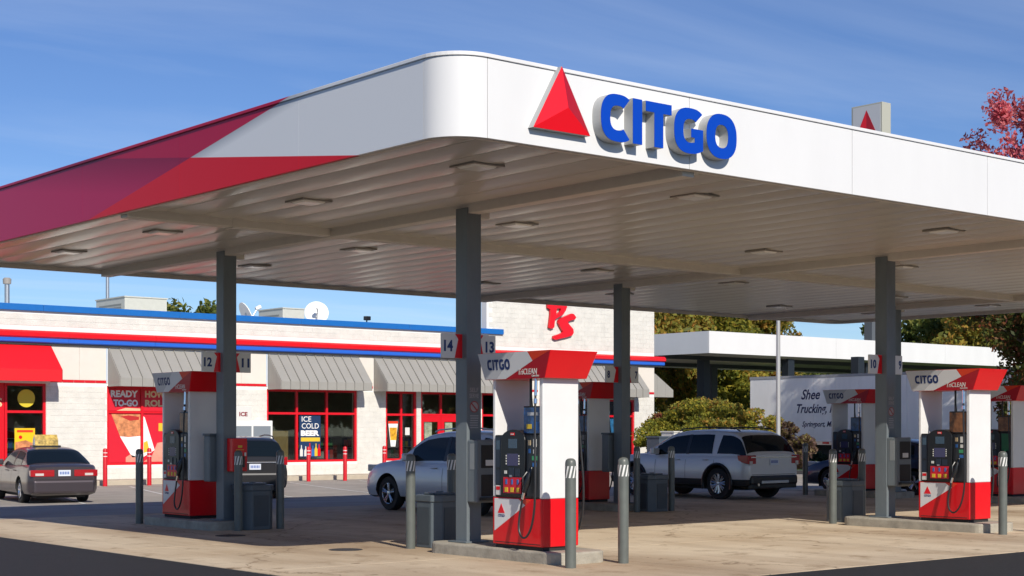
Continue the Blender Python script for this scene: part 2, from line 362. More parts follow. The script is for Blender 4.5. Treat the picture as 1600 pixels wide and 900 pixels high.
bk = ring(-.06, -.5, 4.80, 4.81); W(bk, 'deck_edge', DECK)
ZD = 4.755
pm = None
npan = 44; pw = (XR-XL-.26)/npan
for i in range(npan):
    x0 = XL+.13+i*pw
    if pm is None:
        b = MB(); prof = [(0.002, .045), (0.010, .022), (pw*.16, .012), (pw*.34, .003), (pw*.58, 0), (pw*.84, .008), (pw-.014, .020), (pw-.002, .045)]
        y0, y1 = YF+.13, YB-.13
        b.add([(p[0], y0, ZD+p[1]) for p in prof]+[(p[0], y1, ZD+p[1]) for p in prof]+[(pw-.002, y0, ZD+.06), (.002, y0, ZD+.06), (pw-.002, y1, ZD+.06), (.002, y1, ZD+.06)],
              [(k, k+8, k+9, k+1) for k in range(7)]+[(16, 18, 19, 17)])
        o = W(b, 'deck_panel', DECK, smooth=True); pm = o.data; base_loc = Vector(o.location)
    else:
        o = bpy.data.objects.new('deck_panel', pm); COL.objects.link(o); o.parent = canopy
    o.location = base_loc+Vector((x0, 0, 0))
    if i in (0, npan-1): o.scale = (1, (YB-YF-.9)/(YB-YF-.26), 1); o.location.y = base_loc.y+(1-o.scale[1])*(YF+YB)/2
CX, CY = [13.1, 22.4, 31.7], [16.65, 23.3]
for x in CX: W(MB().box(x-.10, x+.10, YF+.13, YB-.13, ZB-.06, ZD+.04), 'beam', BEAM, bevel=.01)
for a, c in [(XL+.13, CX[0]-.102), (CX[0]+.102, CX[1]-.102), (CX[1]+.102, CX[2]-.102), (CX[2]+.102, XR-.13)]:
    W(MB().box(a, c, 20.03-.11, 20.03+.11, ZB-.045, ZD+.04), 'beam', BEAM, bevel=.01)
    W(MB().box((a+c)/2-.02, (a+c)/2+.02, 20.03-.115, 20.03+.115, ZB-.06, ZD-.003), 'beam_splice', BEAM)
for x in CX:
    for y in CY:
        W(MB().box(x-.125, x+.125, y-.125, y+.125, 0.10, ZB+.02), 'column', COLM, bevel=.008)
        W(MB().box(x-.20, x+.20, y-.20, y+.20, 0.152, 0.172), 'column_base_plate', COLM, bevel=.004)
        W(MB().box(x+.14, x+.30, y-.09, y+.09, ZB-.10, ZD-.004), 'column_bracket', BEAM)
# recessed lights in the ceiling
LENS = mat('light_lens', (0.80, 0.80, 0.78), 0.2); LHOUS = mat('light_housing', (0.30, 0.28, 0.25), 0.45)
lbase = None
wherex = ['beside the striped end', 'just past the first beam', 'just before the middle beam', 'just past the middle beam', 'just before the far beam', 'past the far beam']
wherey = ['along the lettered edge', 'one row in from lettered edge', 'one row in from shop edge', 'along the shop edge']
for ix, x in enumerate([11.2, 14.85, 20.4, 24.3, 29.8, 33.6]):
    for iy, y in enumerate([14.07, 17.7, 21.9, 25.35]):
        lab = 'square ceiling light '+wherex[ix]+', '+wherey[iy]
        if lbase is None:
            lbase = t = thing('canopy_light', lab, 'light', (x, y, ZD), 0, 'canopy ceiling lights')
            b = MB(); s = .23
            b.box(-s, s, -s, -s+.05, -.016, .012); b.box(-s, s, s-.05, s, -.016, .012); b.box(-s, -s+.05, -s+.05, s-.05, -.016, .012); b.box(s-.05, s, -s+.05, s-.05, -.016, .012)
            b.build('housing', LHOUS, t); MB().frustum((-.14, .14, -.14, .14), (-.178, .178, -.178, .178), -.034, -.002).build('lens', LENS, t)
        else:
            t = copy_tree(lbase); t.location = (x, y, ZD); t['label'] = lab

# ---- lettered sign on the front fascia
YS = YF-0.14
tri = thing('triangle_emblem', 'large red raised triangle emblem on the white canopy front', 'emblem', (10.95, YF, 4.86))
T0, T1, T2, T3 = (10.535, 4.86), (11.345, 4.86), (10.935, 5.555), (10.975, 5.11)
b = MB(); yb_, yf_, yp = YF-.001, YF-.085, YF-.15
b.add([(T0[0],yb_,T0[1]),(T1[0],yb_,T1[1]),(T2[0],yb_,T2[1]),(T0[0],yf_,T0[1]),(T1[0],yf_,T1[1]),(T2[0],yf_,T2[1])], [(0,3,5,2),(1,2,5,4),(0,1,4,3),(3,4,5)])
b.build('return', RETURN, tri, world=True)
tri_c = MB(); yk = yf_-.003
P3 = [(T0[0],yk,T0[1]),(T1[0],yk,T1[1]),(T2[0],yk,T2[1]),(T3[0],yp,T3[1])]
for nm, f, mm in [('left_facet', (0, 3, 2), SIGNRED), ('right_facet', (3, 1, 2), mat('sign_red_deep', (0.40, 0.004, 0.012), .3)), ('bottom_facet', (0, 1, 3), SIGNRED)]:
    MB().add([P3[i] for i in f], [(0, 1, 2)]).build(nm, mm, tri, world=True)
def arc_ring(cx, cz, rx, rz, t, a0, a1, n=40, pw_=2.5, tz=None):
    tz = tz or t
    def se(rx, rz, a):
        c, s = math.cos(a), math.sin(a)
        return (cx+rx*math.copysign(abs(c)**(2/pw_), c), cz+rz*math.copysign(abs(s)**(2/pw_), s))
    o = [se(rx, rz, math.radians(a0+(a1-a0)*k/n)) for k in range(n+1)]; i = [se(rx-t, rz-tz, math.radians(a0+(a1-a0)*k/n)) for k in range(n+1)]
    return o, i
def letter_polys(ch):           # strips of quads in a unit box (width w, height 1)
    def strip(o, i): return [(o[k], o[k+1], i[k+1], i[k]) for k in range(len(o)-1)]
    if ch == 'I': return 0.27, [((0,0),(.27,0),(.27,1),(0,1))]
    if ch == 'T': return 0.78, [((.255,0),(.525,0),(.525,.77),(.255,.77)), ((0,.77),(.255,.77),(.525,.77),(.78,.77),(.78,1),(0,1))]
    if ch == 'O': return 0.94, strip(*arc_ring(.47, .5, .47, .52, .27, 0, 360, 56, 2.4, .25))
    if ch == 'C':
        o, i = arc_ring(.50, .5, .50, .52, .27, 52, 308, 44, 2.6, .25)
        return 0.84, strip([(min(p[0], .84), p[1]) for p in o], i)
    o, i = arc_ring(.48, .5, .48, .52, .27, 48, 270, 44, 2.6, .25)
    return 0.86, strip([(min(p[0], .86), p[1]) for p in o], i)+[(o[-1], (.62,-.008), (.75,.03), (.86,.085), (.86,.56), (.50,.56), (.50,.36), (.605,.36), (.605,.25), i[-1])]
sign = thing('channel_letter_sign', 'blue raised channel lettering reading CITGO on the white canopy front', 'sign', (12.4, YF, 4.8))
def solid_letter(ch, x0, x1, z0, z1):
    w, polys = letter_polys(ch); bm = bmesh.new(); cache = {}
    for p in polys:
        vs = []
        for q in p:
            key = (round(q[0], 4), round(q[1], 4))
            if key not in cache: cache[key] = bm.verts.new((x0+(x1-x0)*q[0]/w, YS, z0+(z1-z0)*q[1]))
            if cache[key] not in vs: vs.append(cache[key])
        if len(vs) > 2:
            try: bm.faces.new(vs)
            except ValueError: pass
    bmesh.ops.recalc_face_normals(bm, faces=bm.faces)
    for f in bm.faces:
        if f.normal.y > 0: f.normal_flip()
    face = bpy.data.meshes.new('face'); bm.to_mesh(face); face.materials.append(SIGNBLUE)
    r = bmesh.ops.extrude_face_region(bm, geom=list(bm.faces)); bmesh.ops.translate(bm, vec=(0, -(YS-YF)-.001, 0), verts=[g for g in r['geom'] if isinstance(g, bmesh.types.BMVert)])
    bmesh.ops.translate(bm, vec=(0, .006, 0), verts=[v for v in bm.verts if v.co.y < YS+.001]); bmesh.ops.recalc_face_normals(bm, faces=bm.faces)
    ret = bpy.data.meshes.new('letter'); bm.to_mesh(ret); ret.materials.append(RETURN); bm.free()
    off = -Vector(sign.location)
    lo = bpy.data.objects.new('letter', ret); COL.objects.link(lo); lo.parent = sign; lo.location = off
    fo = bpy.data.objects.new('letter_face', face); COL.objects.link(fo); fo.parent = lo
LZ0, LZ1 = 4.845, 5.345
for ch, a, c in [('C', 11.455, 11.885), ('I', 11.935, 12.08), ('T', 12.135, 12.545), ('G', 12.585, 13.06), ('O', 13.115, 13.63)]:
    solid_letter(ch, a, c, LZ0, LZ1)

# ------------------------------------------------------------------ pump islands
def island(x0, x1, y0, y1, label):
    b = MB(); r = .22; pts = []
    for cx_, cy_, a0 in [(x0+r, y0+r, 180), (x1-r, y0+r, 270), (x1-r, y1-r, 0), (x0+r, y1-r, 90)]:
        for k in range(7): t = math.radians(a0+15*k); pts.append((cx_+r*math.cos(t), cy_+r*math.sin(t)))
    b.prism(pts, (0, 0, -.04), X, Y, (0, 0, .19)); o = b.build('pump_island', KERB, bevel=.025)
    return tag(o, label, 'kerb island', 'raised concrete pump islands')
island(12.74, 13.62, 14.38, 17.15, 'raised concrete island under the dispenser with column numbered fourteen and thirteen')
island(12.60, 13.60, 22.95, 25.5, 'raised concrete island under the shaded dispenser with column numbered twelve and eleven')
island(21.95, 22.95, 14.38, 17.3, 'raised concrete island under the dispenser with column numbered ten and nine')
island(21.95, 22.95, 22.95, 25.5, 'raised concrete island under the dispenser with column numbered eight and seven')
island(31.2, 32.2, 22.95, 25.5, 'raised concrete island under the shaded dispenser before the trailer')
island(31.2, 32.2, 14.38, 21.3, 'long raised concrete island under the dispenser with a green nozzle')

# ------------------------------------------------------------------ fuel dispenser (local: front face -x, near end -y)
def quad_pt(c, u, v): return (c[0]*(1-u)+c[1]*u)*(1-v)+(c[3]*(1-u)+c[2]*u)*v
def face_poly(name, m, parent, corners, poly, off):
    c = [Vector(q) for q in corners]; n = (c[1]-c[0]).cross(c[3]-c[0]).normalized()
    vs = [quad_pt(c, *p)+n*off for p in poly]; k = len(vs)
    b = MB().add(vs+[p-n*(off*0.9) for p in vs], [tuple(range(k))]+[((i+1) % k, i, k+i, k+(i+1) % k) for i in range(k)])
    return b.build(name, m, parent)
def citgo_print(parent, o, u, v, w, h, th=.003):
    n = u.cross(v).normalized(); lay = [('C', 0, .84), ('I', .95, 1.22), ('T', 1.30, 2.08), ('G', 2.16, 3.02), ('O', 3.12, 4.06)]
    for ch, a, c in lay:
        wd, polys = letter_polys(ch); b = MB()
        for p in polys: b.add([o+u*((a+q[0])/4.06*w)+v*(q[1]*h)+n*th for q in p], [tuple(range(len(p)))])
        b.build('letter_print', NAVY, parent)
def make_dispenser(name, label, group):
    t = thing(name, label, 'fuel dispenser', (0, 0, 0), 0, group)
    hx = .305
    box('plinth', DARK, t, -hx+.03, hx-.03, -.47, .47, 0, .05)
    cab = box('cabinet', RED, t, -hx, hx, -.5, .5, .05, .66, bevel=.012)
    for s in (-1, 1):                                  # both faces
        o = (s*hx, -s*.5 if s > 0 else .5, 0); u = Vector((0, s, 0)) if s > 0 else Vector((0, -1, 0))
        o = Vector((s*hx, .5 if s < 0 else -.5, 0))
        # white corner, orange tip, emblem
        decal('white_corner_print', PWHITE, cab, [(.04, .22), (.66, .57), (.53, .645), (.04, .645)], o, u, Z, .003)
        decal('orange_tip_print', ORANGE, cab, [(.665, .575), (.76, .63), (.745, .645), (.545, .645)], o, u, Z, .003)
        decal('emblem_print', SIGNRED, cab, [(.11, .455), (.25, .455), (.18, .58)], o+u.cross(Z)*.003, u, Z, .003)
        text('emblem_lettering', 'CITGO', NAVY, cab, o+u*.115+Z*.405+u.cross(Z)*.003, u, Z, .135, .035, .003, .02)
        box('door_gap', DARK, cab, *sorted((s*(hx-.004), s*(hx+.002))), -.455, .455, .075, .085)
    box('end_pillar', PWHITE, t, -hx, hx, -.5, -.435, .662, 2.20, bevel=.012)
    box('end_pillar', PWHITE, t, -hx, hx, .445, .5, .662, 2.20, bevel=.014)
    head = box('dispenser_head', BLACK, t, -.312, .312, -.433, .443, .664, 1.47, bevel=.012)
    # central electronics tower with rounded top
    pts = [(-.34, 0), (.14, 0), (.14, .72)] + [(.14-.24+.24*math.cos(a), .72+.13*math.sin(a)) for a in [math.radians(q) for q in range(15, 180, 15)]] + [(-.34, .72)]
    mod = MB().prism([(p[0]+.16, p[1]) for p in pts], (-.335, 0, .69), Y, Z, (.67, 0, 0)).build('electronics_tower', BLACK, t, bevel=.012)
    for s in (-1, 1):
        def P(nm, m, y0, y1, z0, z1, d0, d1, par=mod):
            return box(nm, m, par, *sorted((s*d0, s*d1)), y0, y1, z0, z1)
        P('upper_display', SCREEN, -.03, .14, 1.30, 1.42, .33, .339)
        P('main_display', SCREEN2, -.045, .165, 1.075, 1.23, .33, .339)
        for k in range(4):
            P('soft_key', STICK, .178, .193, 1.09+k*.034, 1.11+k*.034, .33, .340); P('soft_key', STICK, -.075, -.06, 1.09+k*.034, 1.11+k*.034, .33, .340)
        P('card_reader', DBLUE, .03, .12, .94, 1.05, .33, .352); P('reader_slot', SILVER, .05, .10, .93, .955, .33, .356)
        P('keypad', DBLUE, -.09, .01, .94, 1.04, .33, .343); P('receipt_slot', STICK, .17, .22, .97, 1.01, .33, .342)
        gp = P('grade_panel', mat('grade_red', (0.60, 0.01, 0.03), .35), -.12, .235, .72, .925, .33, .345)
        for k in range(3):
            P('grade_button', BLUEP, -.075+k*.115, -.045+k*.115, .835, .90, .344, .352, gp); P('octane_label', YEL, -.09+k*.115, -.03+k*.115, .735, .795, .344, .351, gp)
        P('logo_plate', RED, .02, .10, 1.465, 1.50, .33, .340); P('logo_plate_line', STICK, .03, .09, 1.475, 1.487, .339, .343)
        P('side_panel', DBLUE, .315, .43, .83, 1.44, .305, .318, head); P('notice_label', STICK, .325, .42, .69, .815, .308, .318, head); P('notice_stripe', RED, .335, .41, .755, .80, .317, .321, head)
        P('side_display', SCREEN, .335, .41, 1.28, 1.40, .317, .321, head); P('side_slot', BLACK, .34, .405, 1.02, 1.05, .317, .322, head)
        P('boot_panel', mat('boot_grey', (0.022, 0.024, 0.028), .35), -.425, -.205, .69, 1.45, .305, .316, head)
        for k, (y0, z0, w, h, m) in enumerate([(-.28, 1.34, .05, .065, CREAM), (-.395, 1.32, .065, .10, STICK), (-.275, 1.24, .04, .055, BLUEP), (-.385, 1.235, .055, .055, STICK), (-.405, 1.15, .10, .055, GREENP), (-.39, 1.07, .075, .05, BLUEP)]):
            P('sticker', m, y0, y0+w, z0, z0+h, .315, .319, head)
        # nozzle in its boot
        b = MB(); b.tube([(s*.325, -.31, 1.06), (s*.355, -.30, .98), (s*.375, -.28, .86), (s*.385, -.235, .74)], [.018, .035, .042, .03], 10)
        b.tube([(s*.355, -.25, 1.0), (s*.415, -.24, .93), (s*.415, -.245, .84), (s*.385, -.255, .78)], .011, 6)
        nz = b.build('nozzle', BLACK, t, smooth=True)
        MB().tube([(s*.385, -.235, .745), (s*.387, -.205, .655)], .021, 10).build('nozzle_swivel', CHROME, nz, smooth=True)
        # hose from the valance
        b = MB()
        ctrl = [(.33, -.40, 2.18), (.35, -.41, 1.95), (.375, -.43, 1.6), (.395, -.455, 1.2), (.41, -.475, .85), (.415, -.465, .55), (.415, -.41, .32), (.415, -.32, .19), (.415, -.23, .17), (.415, -.165, .26), (.40, -.155, .42), (.392, -.18, .56), (.388, -.20, .66)]
        pts = []
        for i in range(len(ctrl)-1):
            p0, p1, p2, p3 = [Vector(ctrl[max(0, min(len(ctrl)-1, i+q))]) for q in (-1, 0, 1, 2)]
            for k in range(5):
                q = k/5; pts.append(.5*((2*p1)+(-p0+p2)*q+(2*p0-5*p1+4*p2-p3)*q*q+(-p0+3*p1-3*p2+p3)*q**3))
        pts.append(Vector(ctrl[-1]))
        h = b.tube([(s*p.x, p.y, p.z) for p in pts], .0145, 8).build('hose', RUBBER, t, smooth=True)
        MB().tube([(s*.332, -.40, 2.19), (s*.345, -.408, 1.97)], .02, 8).build('breakaway_coupling', CHROME, h, smooth=True)
        MB().tube([(s*.352, -.411, 1.93), (s*.356, -.415, 1.87)], .024, 8).build('hose_swivel', CHROME, h, smooth=True)
        # second hose fitting further back
        MB().tube([(s*.22, -.17, 2.19), (s*.22, -.17, 1.97), (s*.22, -.18, 1.80)], [.018, .018, .026], 8).build('hose_fitting', BLACK, t, smooth=True)
    tv = box('advert_screen', BLACK, t, -.27, .27, -.425, -.08, 1.47, 1.84, bevel=.01)
    for s in (-1, 1):
        for k, (ya, yb_, za, zb_, mm) in enumerate([(-.39, -.29, 1.53, 1.64, BLUEP), (-.25, -.15, 1.55, 1.61, YEL), (-.38, -.17, 1.72, 1.76, PGREY)]): box('advert_detail', mm, tv, *sorted((s*.275, s*.2785)), ya, yb_, za, zb_)
        box('screen_face', TVBLUE, tv, *sorted((s*.268, s*.276)), -.41, -.095, 1.495, 1.82)
    # flared valance on top
    B0, B1 = (-.355, .355, -.60, .60), (-.40, .40, -.76, .70); z0, z1 = 2.19, 2.535
    va = MB().frustum(B0, B1, z0, z1).build('valance', RED, t, bevel=.006)
    for s in (-1, 1):
        if s < 0: c = [(B0[0], B0[3], z0), (B0[0], B0[2], z0), (B1[0], B1[2], z1), (B1[0], B1[3], z1)]
        else: c = [(B0[1], B0[2], z0), (B0[1], B0[3], z0), (B1[1], B1[3], z1), (B1[1], B1[2], z1)]
        face_poly('grey_print', PGREY, va, c, [(.005, .01), (.20, .01), (.52, .99), (.005, .99)], .004)
        face_poly('white_print', PGREY2, va, c, [(.203, .01), (.36, .01), (.775, .64), (.69, .99), (.523, .99)], .004)
        face_poly('orange_print', ORANGE, va, c, [(.778, .648), (.995, .99), (.695, .99)], .004)
        face_poly('dark_red_print', REDD, va, c, [(.365, .01), (.995, .01), (.995, .98), (.78, .64)], .004)
        cc = [Vector(q) for q in c]; n = (cc[1]-cc[0]).cross(cc[3]-cc[0]).normalized()
        uu = (cc[1]-cc[0]).normalized(); vv = (cc[3]-cc[0]); vv = (vv-uu*vv.dot(uu)).normalized()
        citgo_print(va, quad_pt(cc, .095, .36)+n*.004, uu, vv, .46, .135)
        text('fuel_lettering', 'TriCLEAN', STICK, va, quad_pt(cc, .575, .15)+n*.004, uu, vv, .37, .075, .003, .006, .25)
        text('fuel_lettering', 'Gasoline', STICK, va, quad_pt(cc, .79, .06)+n*.004, uu, vv, .14, .028, .003, .01, .25)
    return t
GRP = 'fuel dispensers under the canopy'
d0 = make_dispenser('fuel_dispenser', 'sunlit red and white fuel dispenser beside the column numbered fourteen and thirteen, blue advert screen', GRP)
d0.location = (13.095, 15.24, .15)
for x, y, lab, tvm in [(13.06, 24.46, 'shaded red and white fuel dispenser beside the column numbered twelve and eleven', TVBROWN),
                       (22.40, 15.24, 'sunlit red and white fuel dispenser beside the column numbered ten and nine, brown advert screen', TVBROWN),
                       (22.43, 24.52, 'shaded fuel dispenser beside the column numbered eight and seven, half behind another dispenser', TVBLUE),
                       (31.70, 24.50, 'shaded red and white fuel dispenser in front of the white trailer', TVBLUE)]:
    d = copy_tree(d0); d.location = (x, y, .15); d['label'] = lab
    for o in d.children:
        if o.name.startswith('advert_screen'):
            for c in o.children:
                c.material_slots[0].link = 'OBJECT'; c.material_slots[0].material = tvm
d = copy_tree(d0); d.location = (31.70, 20.3, .15); d['label'] = 'shaded fuel dispenser with green diesel nozzle and green panel behind the sunlit bollard'
for o in list(d.children):
    if o.name.startswith('nozzle'):
        o.material_slots[0].link = 'OBJECT'; o.material_slots[0].material = mat('green_nozzle', (0.02, 0.28, 0.12), .4)
    if o.name.startswith('advert_screen'):
        for c in o.children: c.material_slots[0].link = 'OBJECT'; c.material_slots[0].material = TVBROWN
box('green_panel', mat('diesel_green', (0.02, 0.14, 0.06), .4), d, -.322, -.300, -.42, -.21, 1.05, 1.44)

# ------------------------------------------------------------------ things on the columns
NUMW = {14: 'fourteen', 13: 'thirteen', 12: 'twelve', 11: 'eleven', 10: 'ten', 9: 'nine', 8: 'eight', 7: 'seven'}
def number_flag(x, y, s, num, label):          # s = -1 on the low-x side, +1 on the other
    x0, x1 = (x-.125-.34, x-.124) if s < 0 else (x+.124, x+.125+.34)
    t = thing('number_flag_sign', label, 'sign', ((x0+x1)/2, y, 2.66), 0, 'pump number flags on the columns')
    pan = MB().box(x0, x1, y-.02, y+.02, 2.66, 2.99).build('panel', STICK, t, bevel=.004, world=True)
    for side in (-1, 1):
        yy = y+side*.0205; u = X if side < 0 else -X; o = Vector((x0 if side < 0 else x1, yy, 2.66)); w = x1-x0
        col_right = (s < 0) == (side < 0)             # column lies at the right end as read
        red = [(w*.52, .002), (w-.002, .002), (w-.002, .328), (w*.66, .328)] if col_right else [(.002, .002), (w*.48, .002), (w*.34, .328), (.002, .328)]
        if col_right: red = [(w*.62, .002), (w-.002, .002), (w-.002, .328), (w*.64, .328), (w*.80, .26)]
        else: red = [(.002, .002), (w*.38, .002), (w*.20, .26), (w*.36, .328), (.002, .328)]
        decal('red_wedge', RED, t, red, o, u, Z, .003, world=True)
        nw = .15 if len(num) > 1 else .075; a = (.03 if col_right else w-.03-nw)
        text('digits', num, NAVY, t, o+u*a+Z*.09, u, Z, nw, .155, .003, .035, world=True)
for x, y, (l, r) in [(CX[0], CY[0], ('14', '13')), (CX[0], CY[1], ('12', '11')), (CX[1], CY[0], ('10', '9')), (CX[1], CY[1], ('8', '7'))]:
    for sd, q in ((-1, l), (1, r)): number_flag(x, y, sd, q, 'white flag sign numbered %s with red wedge on grey column' % NUMW[int(q)])
def service_unit(x, y, label, d=-1):
    t = thing('service_unit', label, 'service unit', (x, y, .70), 0, 'windscreen service units on the columns')
    w, dp, h = .40, .22, .85
    b = MB(); b.box(-.17, .23, -dp, 0, 0, h); hs = b.build('housing', COLM, t, bevel=.02)
    box('recess', DARK, t, -.10, .20, -dp-.006, -dp+.02, .47, .78); box('recess', DARK, t, -.10, .20, -dp-.006, -dp+.02, .09, .38)
    box('towel_roll', STICK, t, -.03, .13, -dp-.012, -dp+.01, .50, .58, bevel=.005)
    box('tray', BLACK, t, -.13, .23, -dp-.05, -dp+.02, .03, .075, bevel=.008)
    box('lit_side_patch', mat('unit_lit_grey', (.22, .24, .25), .5), t, -.1745, -.169, -.16, -.06, .45, .80)  # paler patch paints in the light falling on the side face
for x, y, lab in [(CX[0]+.05, CY[0]-.124, 'grey windscreen service unit with dark recesses on column fourteen and thirteen'), (CX[1]+.05, CY[0]-.124, 'grey windscreen service unit with dark recesses on column ten and nine')]:
    service_unit(x, y, lab)
for x, y, lab in [(CX[0]-.09, CY[1]+.36, 'dark grey service box between the column twelve and its dispenser'), (CX[1]-.09, CY[1]+.36, 'dark grey service box between the column eight and its dispenser')]:
    t = thing('service_box', lab, 'service unit', (x, y, .80), 0, 'service boxes behind the columns')
    box('housing', COLM, t, -.15, .20, -.20, .0, 0, .78, bevel=.02); box('lid', BIN, t, -.16, .21, -.235, .01, .78, .82, bevel=.01)
# column notices: no-smoking roundels and lettering
for x, y, lab in [(CX[0], CY[0], 'self serve and no smoking notice on column fourteen and thirteen'), (CX[1], CY[0], 'self serve and no smoking notice on column ten and nine')]:
    t = thing('column_notice', lab, 'notice', (x, y-.125, 1.72), 0, 'notices stuck on the columns')
    NT = mat('notice_grey', (0.30, 0.30, 0.31), .6)
    yb = y-.1255
    text('lettering', 'SELF', NT, t, (x-.075, yb, 2.20), X, Z, .15, .06, .002, .01, world=True); text('lettering', 'SERVE', NT, t, (x-.08, yb, 2.12), X, Z, .16, .06, .002, .01, world=True)
    MB().lathe([(.075, 0), (.075, .002)], (x, yb-.001, 2.0), 'y', 24).build('roundel', NT, t, world=True)
    b = MB(); n = 28
    for k in range(n):
        a0, a1 = 2*math.pi*k/n, 2*math.pi*(k+1)/n
        b.add([(x+r*math.cos(a), yb-.004, 2.0+r*math.sin(a)) for a, r in ((a0, .078), (a1, .078), (a1, .064), (a0, .064))], [(0, 3, 2, 1)])
    b.add([(x-.055, yb-.004, 2.04), (x-.04, yb-.004, 2.055), (x+.055, yb-.004, 1.96), (x+.04, yb-.004, 1.945)], [(0, 3, 2, 1)])
    b.build('prohibition_ring', mat('notice_red', (0.30, 0.05, 0.05), .6), t, world=True)
    for k in range(6): box('small_print', NT, t, x-.075+random.random()*.02, x+.075-random.random()*.02, yb-.002, yb+.001, 1.87-k*.032, 1.885-k*.032, world=True)
# extinguisher cabinet
t = thing('extinguisher_cabinet', 'red fire extinguisher cabinet on the column numbered twelve and eleven', 'cabinet', (CX[0]+.06, CY[1]-.124, .98))
box('housing', RED, t, -.12, .16, -.20, 0, 0, .56, bevel=.012); box('window', BLACK, t, -.06, .11, -.204, -.19, .07, .26); box('yellow_lettering', YEL, t, -.06, .09, -.204, -.198, .36, .37)
box('yellow_lettering', YEL, t, -.02, .06, -.204, -.198, .40, .44); box('latch', SILVER, t, .10, .13, -.212, -.19, .26, .32)

# ------------------------------------------------------------------ bollards and bins
STRP = mat('reflective_white', (0.72, 0.72, 0.70), .35)
def make_bollard():
    t = thing('bollard', '', 'bollard'); r = .068
    MB().lathe([(r, -.05), (r, 1.27), (r*.97, 1.295), (r*.85, 1.318), (r*.6, 1.333), (r*.3, 1.339), (0.001, 1.34)], seg=24).build('post', BOLL, t, smooth=True)
    b = MB(); n = 9; rr = r+.0025                      # slanted white bars round the band
    for k in range(n):
        a = 2*math.pi*k/n
        for j in range(5):
            f0, f1 = j/5, (j+1)/5
            def pt(f, w): ang = a+f*.45+w; return (rr*math.cos(ang), rr*math.sin(ang), 1.10+.145*f)
            b.add([pt(f0, 0), pt(f0, .33), pt(f1, .33), pt(f1, 0)], [(0, 1, 2, 3)])
    b.build('reflective_stripes', STRP, t, smooth=True)
    return t
BG = 'grey bollards guarding the pump islands'; b0 = None
BL = [(12.65, 14.06, 'grey bollard at the kerb end before the dispenser fourteen and thirteen, crossing its red side'), (13.61, 14.13, 'grey bollard standing clear of the kerb right of dispenser thirteen'),
      (12.96, 17.8, 'grey bollard left of the bin behind column fourteen'), (13.85, 18.0, 'dark grey bollard between the bin and column fourteen'),
      (13.00, 22.72, 'dark grey bollard in front of the red extinguisher cabinet'), (13.83, 22.76, 'dark grey bollard right of the bin beside column eleven'), (12.64, 25.61, 'dark grey bollard left of the dispenser twelve and eleven'),
      (22.17, 22.62, 'dark grey bollard left of the bin by column seven'), (23.05, 22.50, 'dark grey bollard right of the bin by column seven'), (21.98, 14.05, 'sunlit grey bollard at the kerb end before the dispenser nine'), (22.95, 13.95, 'sunlit grey bollard right of the kerb end before dispenser nine'),
      (22.2, 17.64, 'grey bollard left of the bin behind column ten'), (23.18, 17.75, 'dark grey bollard behind the bin by column ten'), (31.25, 25.72, 'dark bollard left of the shaded dispenser before the trailer'), (22.1, 25.7, 'dark bollard behind the dispenser by column eight')]
for x, y, lab in BL:
    if b0 is None: o = b0 = make_bollard()
    else: o = copy_tree(b0)
    o.location = (x, y, 0); o.rotation_euler = (0, 0, random.uniform(0, 1)); o['label'] = lab; o['group'] = BG
def make_bin():
    t = thing('litter_bin', '', 'litter bin'); a, c = .30, .12
    def octo(a, c): return [(-a+c, -a), (a-c, -a), (a, -a+c), (a, a-c), (a-c, a), (-a+c, a), (-a, a-c), (-a, -a+c)]
    MB().prism(octo(a-.01, c), (0, 0, 0), X, Y, (0, 0, .66)).build('body', BIN, t, bevel=.01)
    ld = MB().prism(octo(a+.005, c), (0, 0, .655), X, Y, (0, 0, .10)).build('lid', BIN, t, bevel=.015)
    MB().prism(octo(a-.09, c-.02), (0, 0, .755), X, Y, (0, 0, .03)).build('lid_top', BIN, ld, bevel=.01)
    box('handle', BIN, ld, -.05, .05, -.02, .02, .785, .80)
    for u, o in [(X, (-.14, -a+.008, .06)), (-Y, (-a+.008, .14, .06)), (-X, (.14, a-.008, .06)), (Y, (a-.008, -.14, .06))]:
        decal('side_panel', BINP, t, [(0, 0), (.28, 0), (.28, .52), (0, .52)], o, u, Z, .006)
    return t
bn0 = None
for x, y, lab in [(13.48, 17.80, 'grey litter bin half in sun behind column fourteen'), (13.42, 22.98, 'shaded grey litter bin beside column eleven'), (22.68, 22.70, 'shaded grey litter bin between two bollards by column seven'), (22.85, 17.88, 'grey litter bin half in sun behind column ten')]:
    if bn0 is None: o = bn0 = make_bin()
    else: o = copy_tree(bn0)
    o.location = (x, y, 0); o['label'] = lab; o['group'] = 'grey litter bins on the forecourt'
REDB = mat('bollard_red', (0.55, 0.006, 0.016), .4, var=.06)
rb0 = None
for x, y, lab in [(22.55, 48.2, 'red bollard before the white wall left of the READY TO-GO poster'), (24.05, 48.0, 'red bollard in front of the READY TO-GO poster window'), (26.4, 48.1, 'red bollard before the poster window, hidden behind the dispenser'), (30.3, 47.9, 'red bollard before the ICE COLD BEER poster'), (31.75, 47.7, 'red bollard before the right pane of the beer window'), (34.0, 48.4, 'red bollard before the white pier beside the entrance'), (36.3, 48.3, 'red bollard before the shop entrance behind the silver car'), (38.5, 48.3, 'red bollard before the shop doors behind the column')]:
    if rb0 is None:
        rb0 = o = thing('shop_bollard', '', 'bollard')
        MB().lathe([(.075, -.05), (.075, 1.20), (.06, 1.245), (.03, 1.262), (.001, 1.266)], seg=18).build('post', REDB, o, smooth=True)
        for z in (.98, 1.10): MB().lathe([(.0765, z), (.0765, z+.025)], seg=18).build('reflective_ring', STRP, o, smooth=True)
    else: o = copy_tree(rb0)
    o.location = (x, y, ground_z(y)-.012); o['label'] = lab; o['group'] = 'red bollards along the shop front'

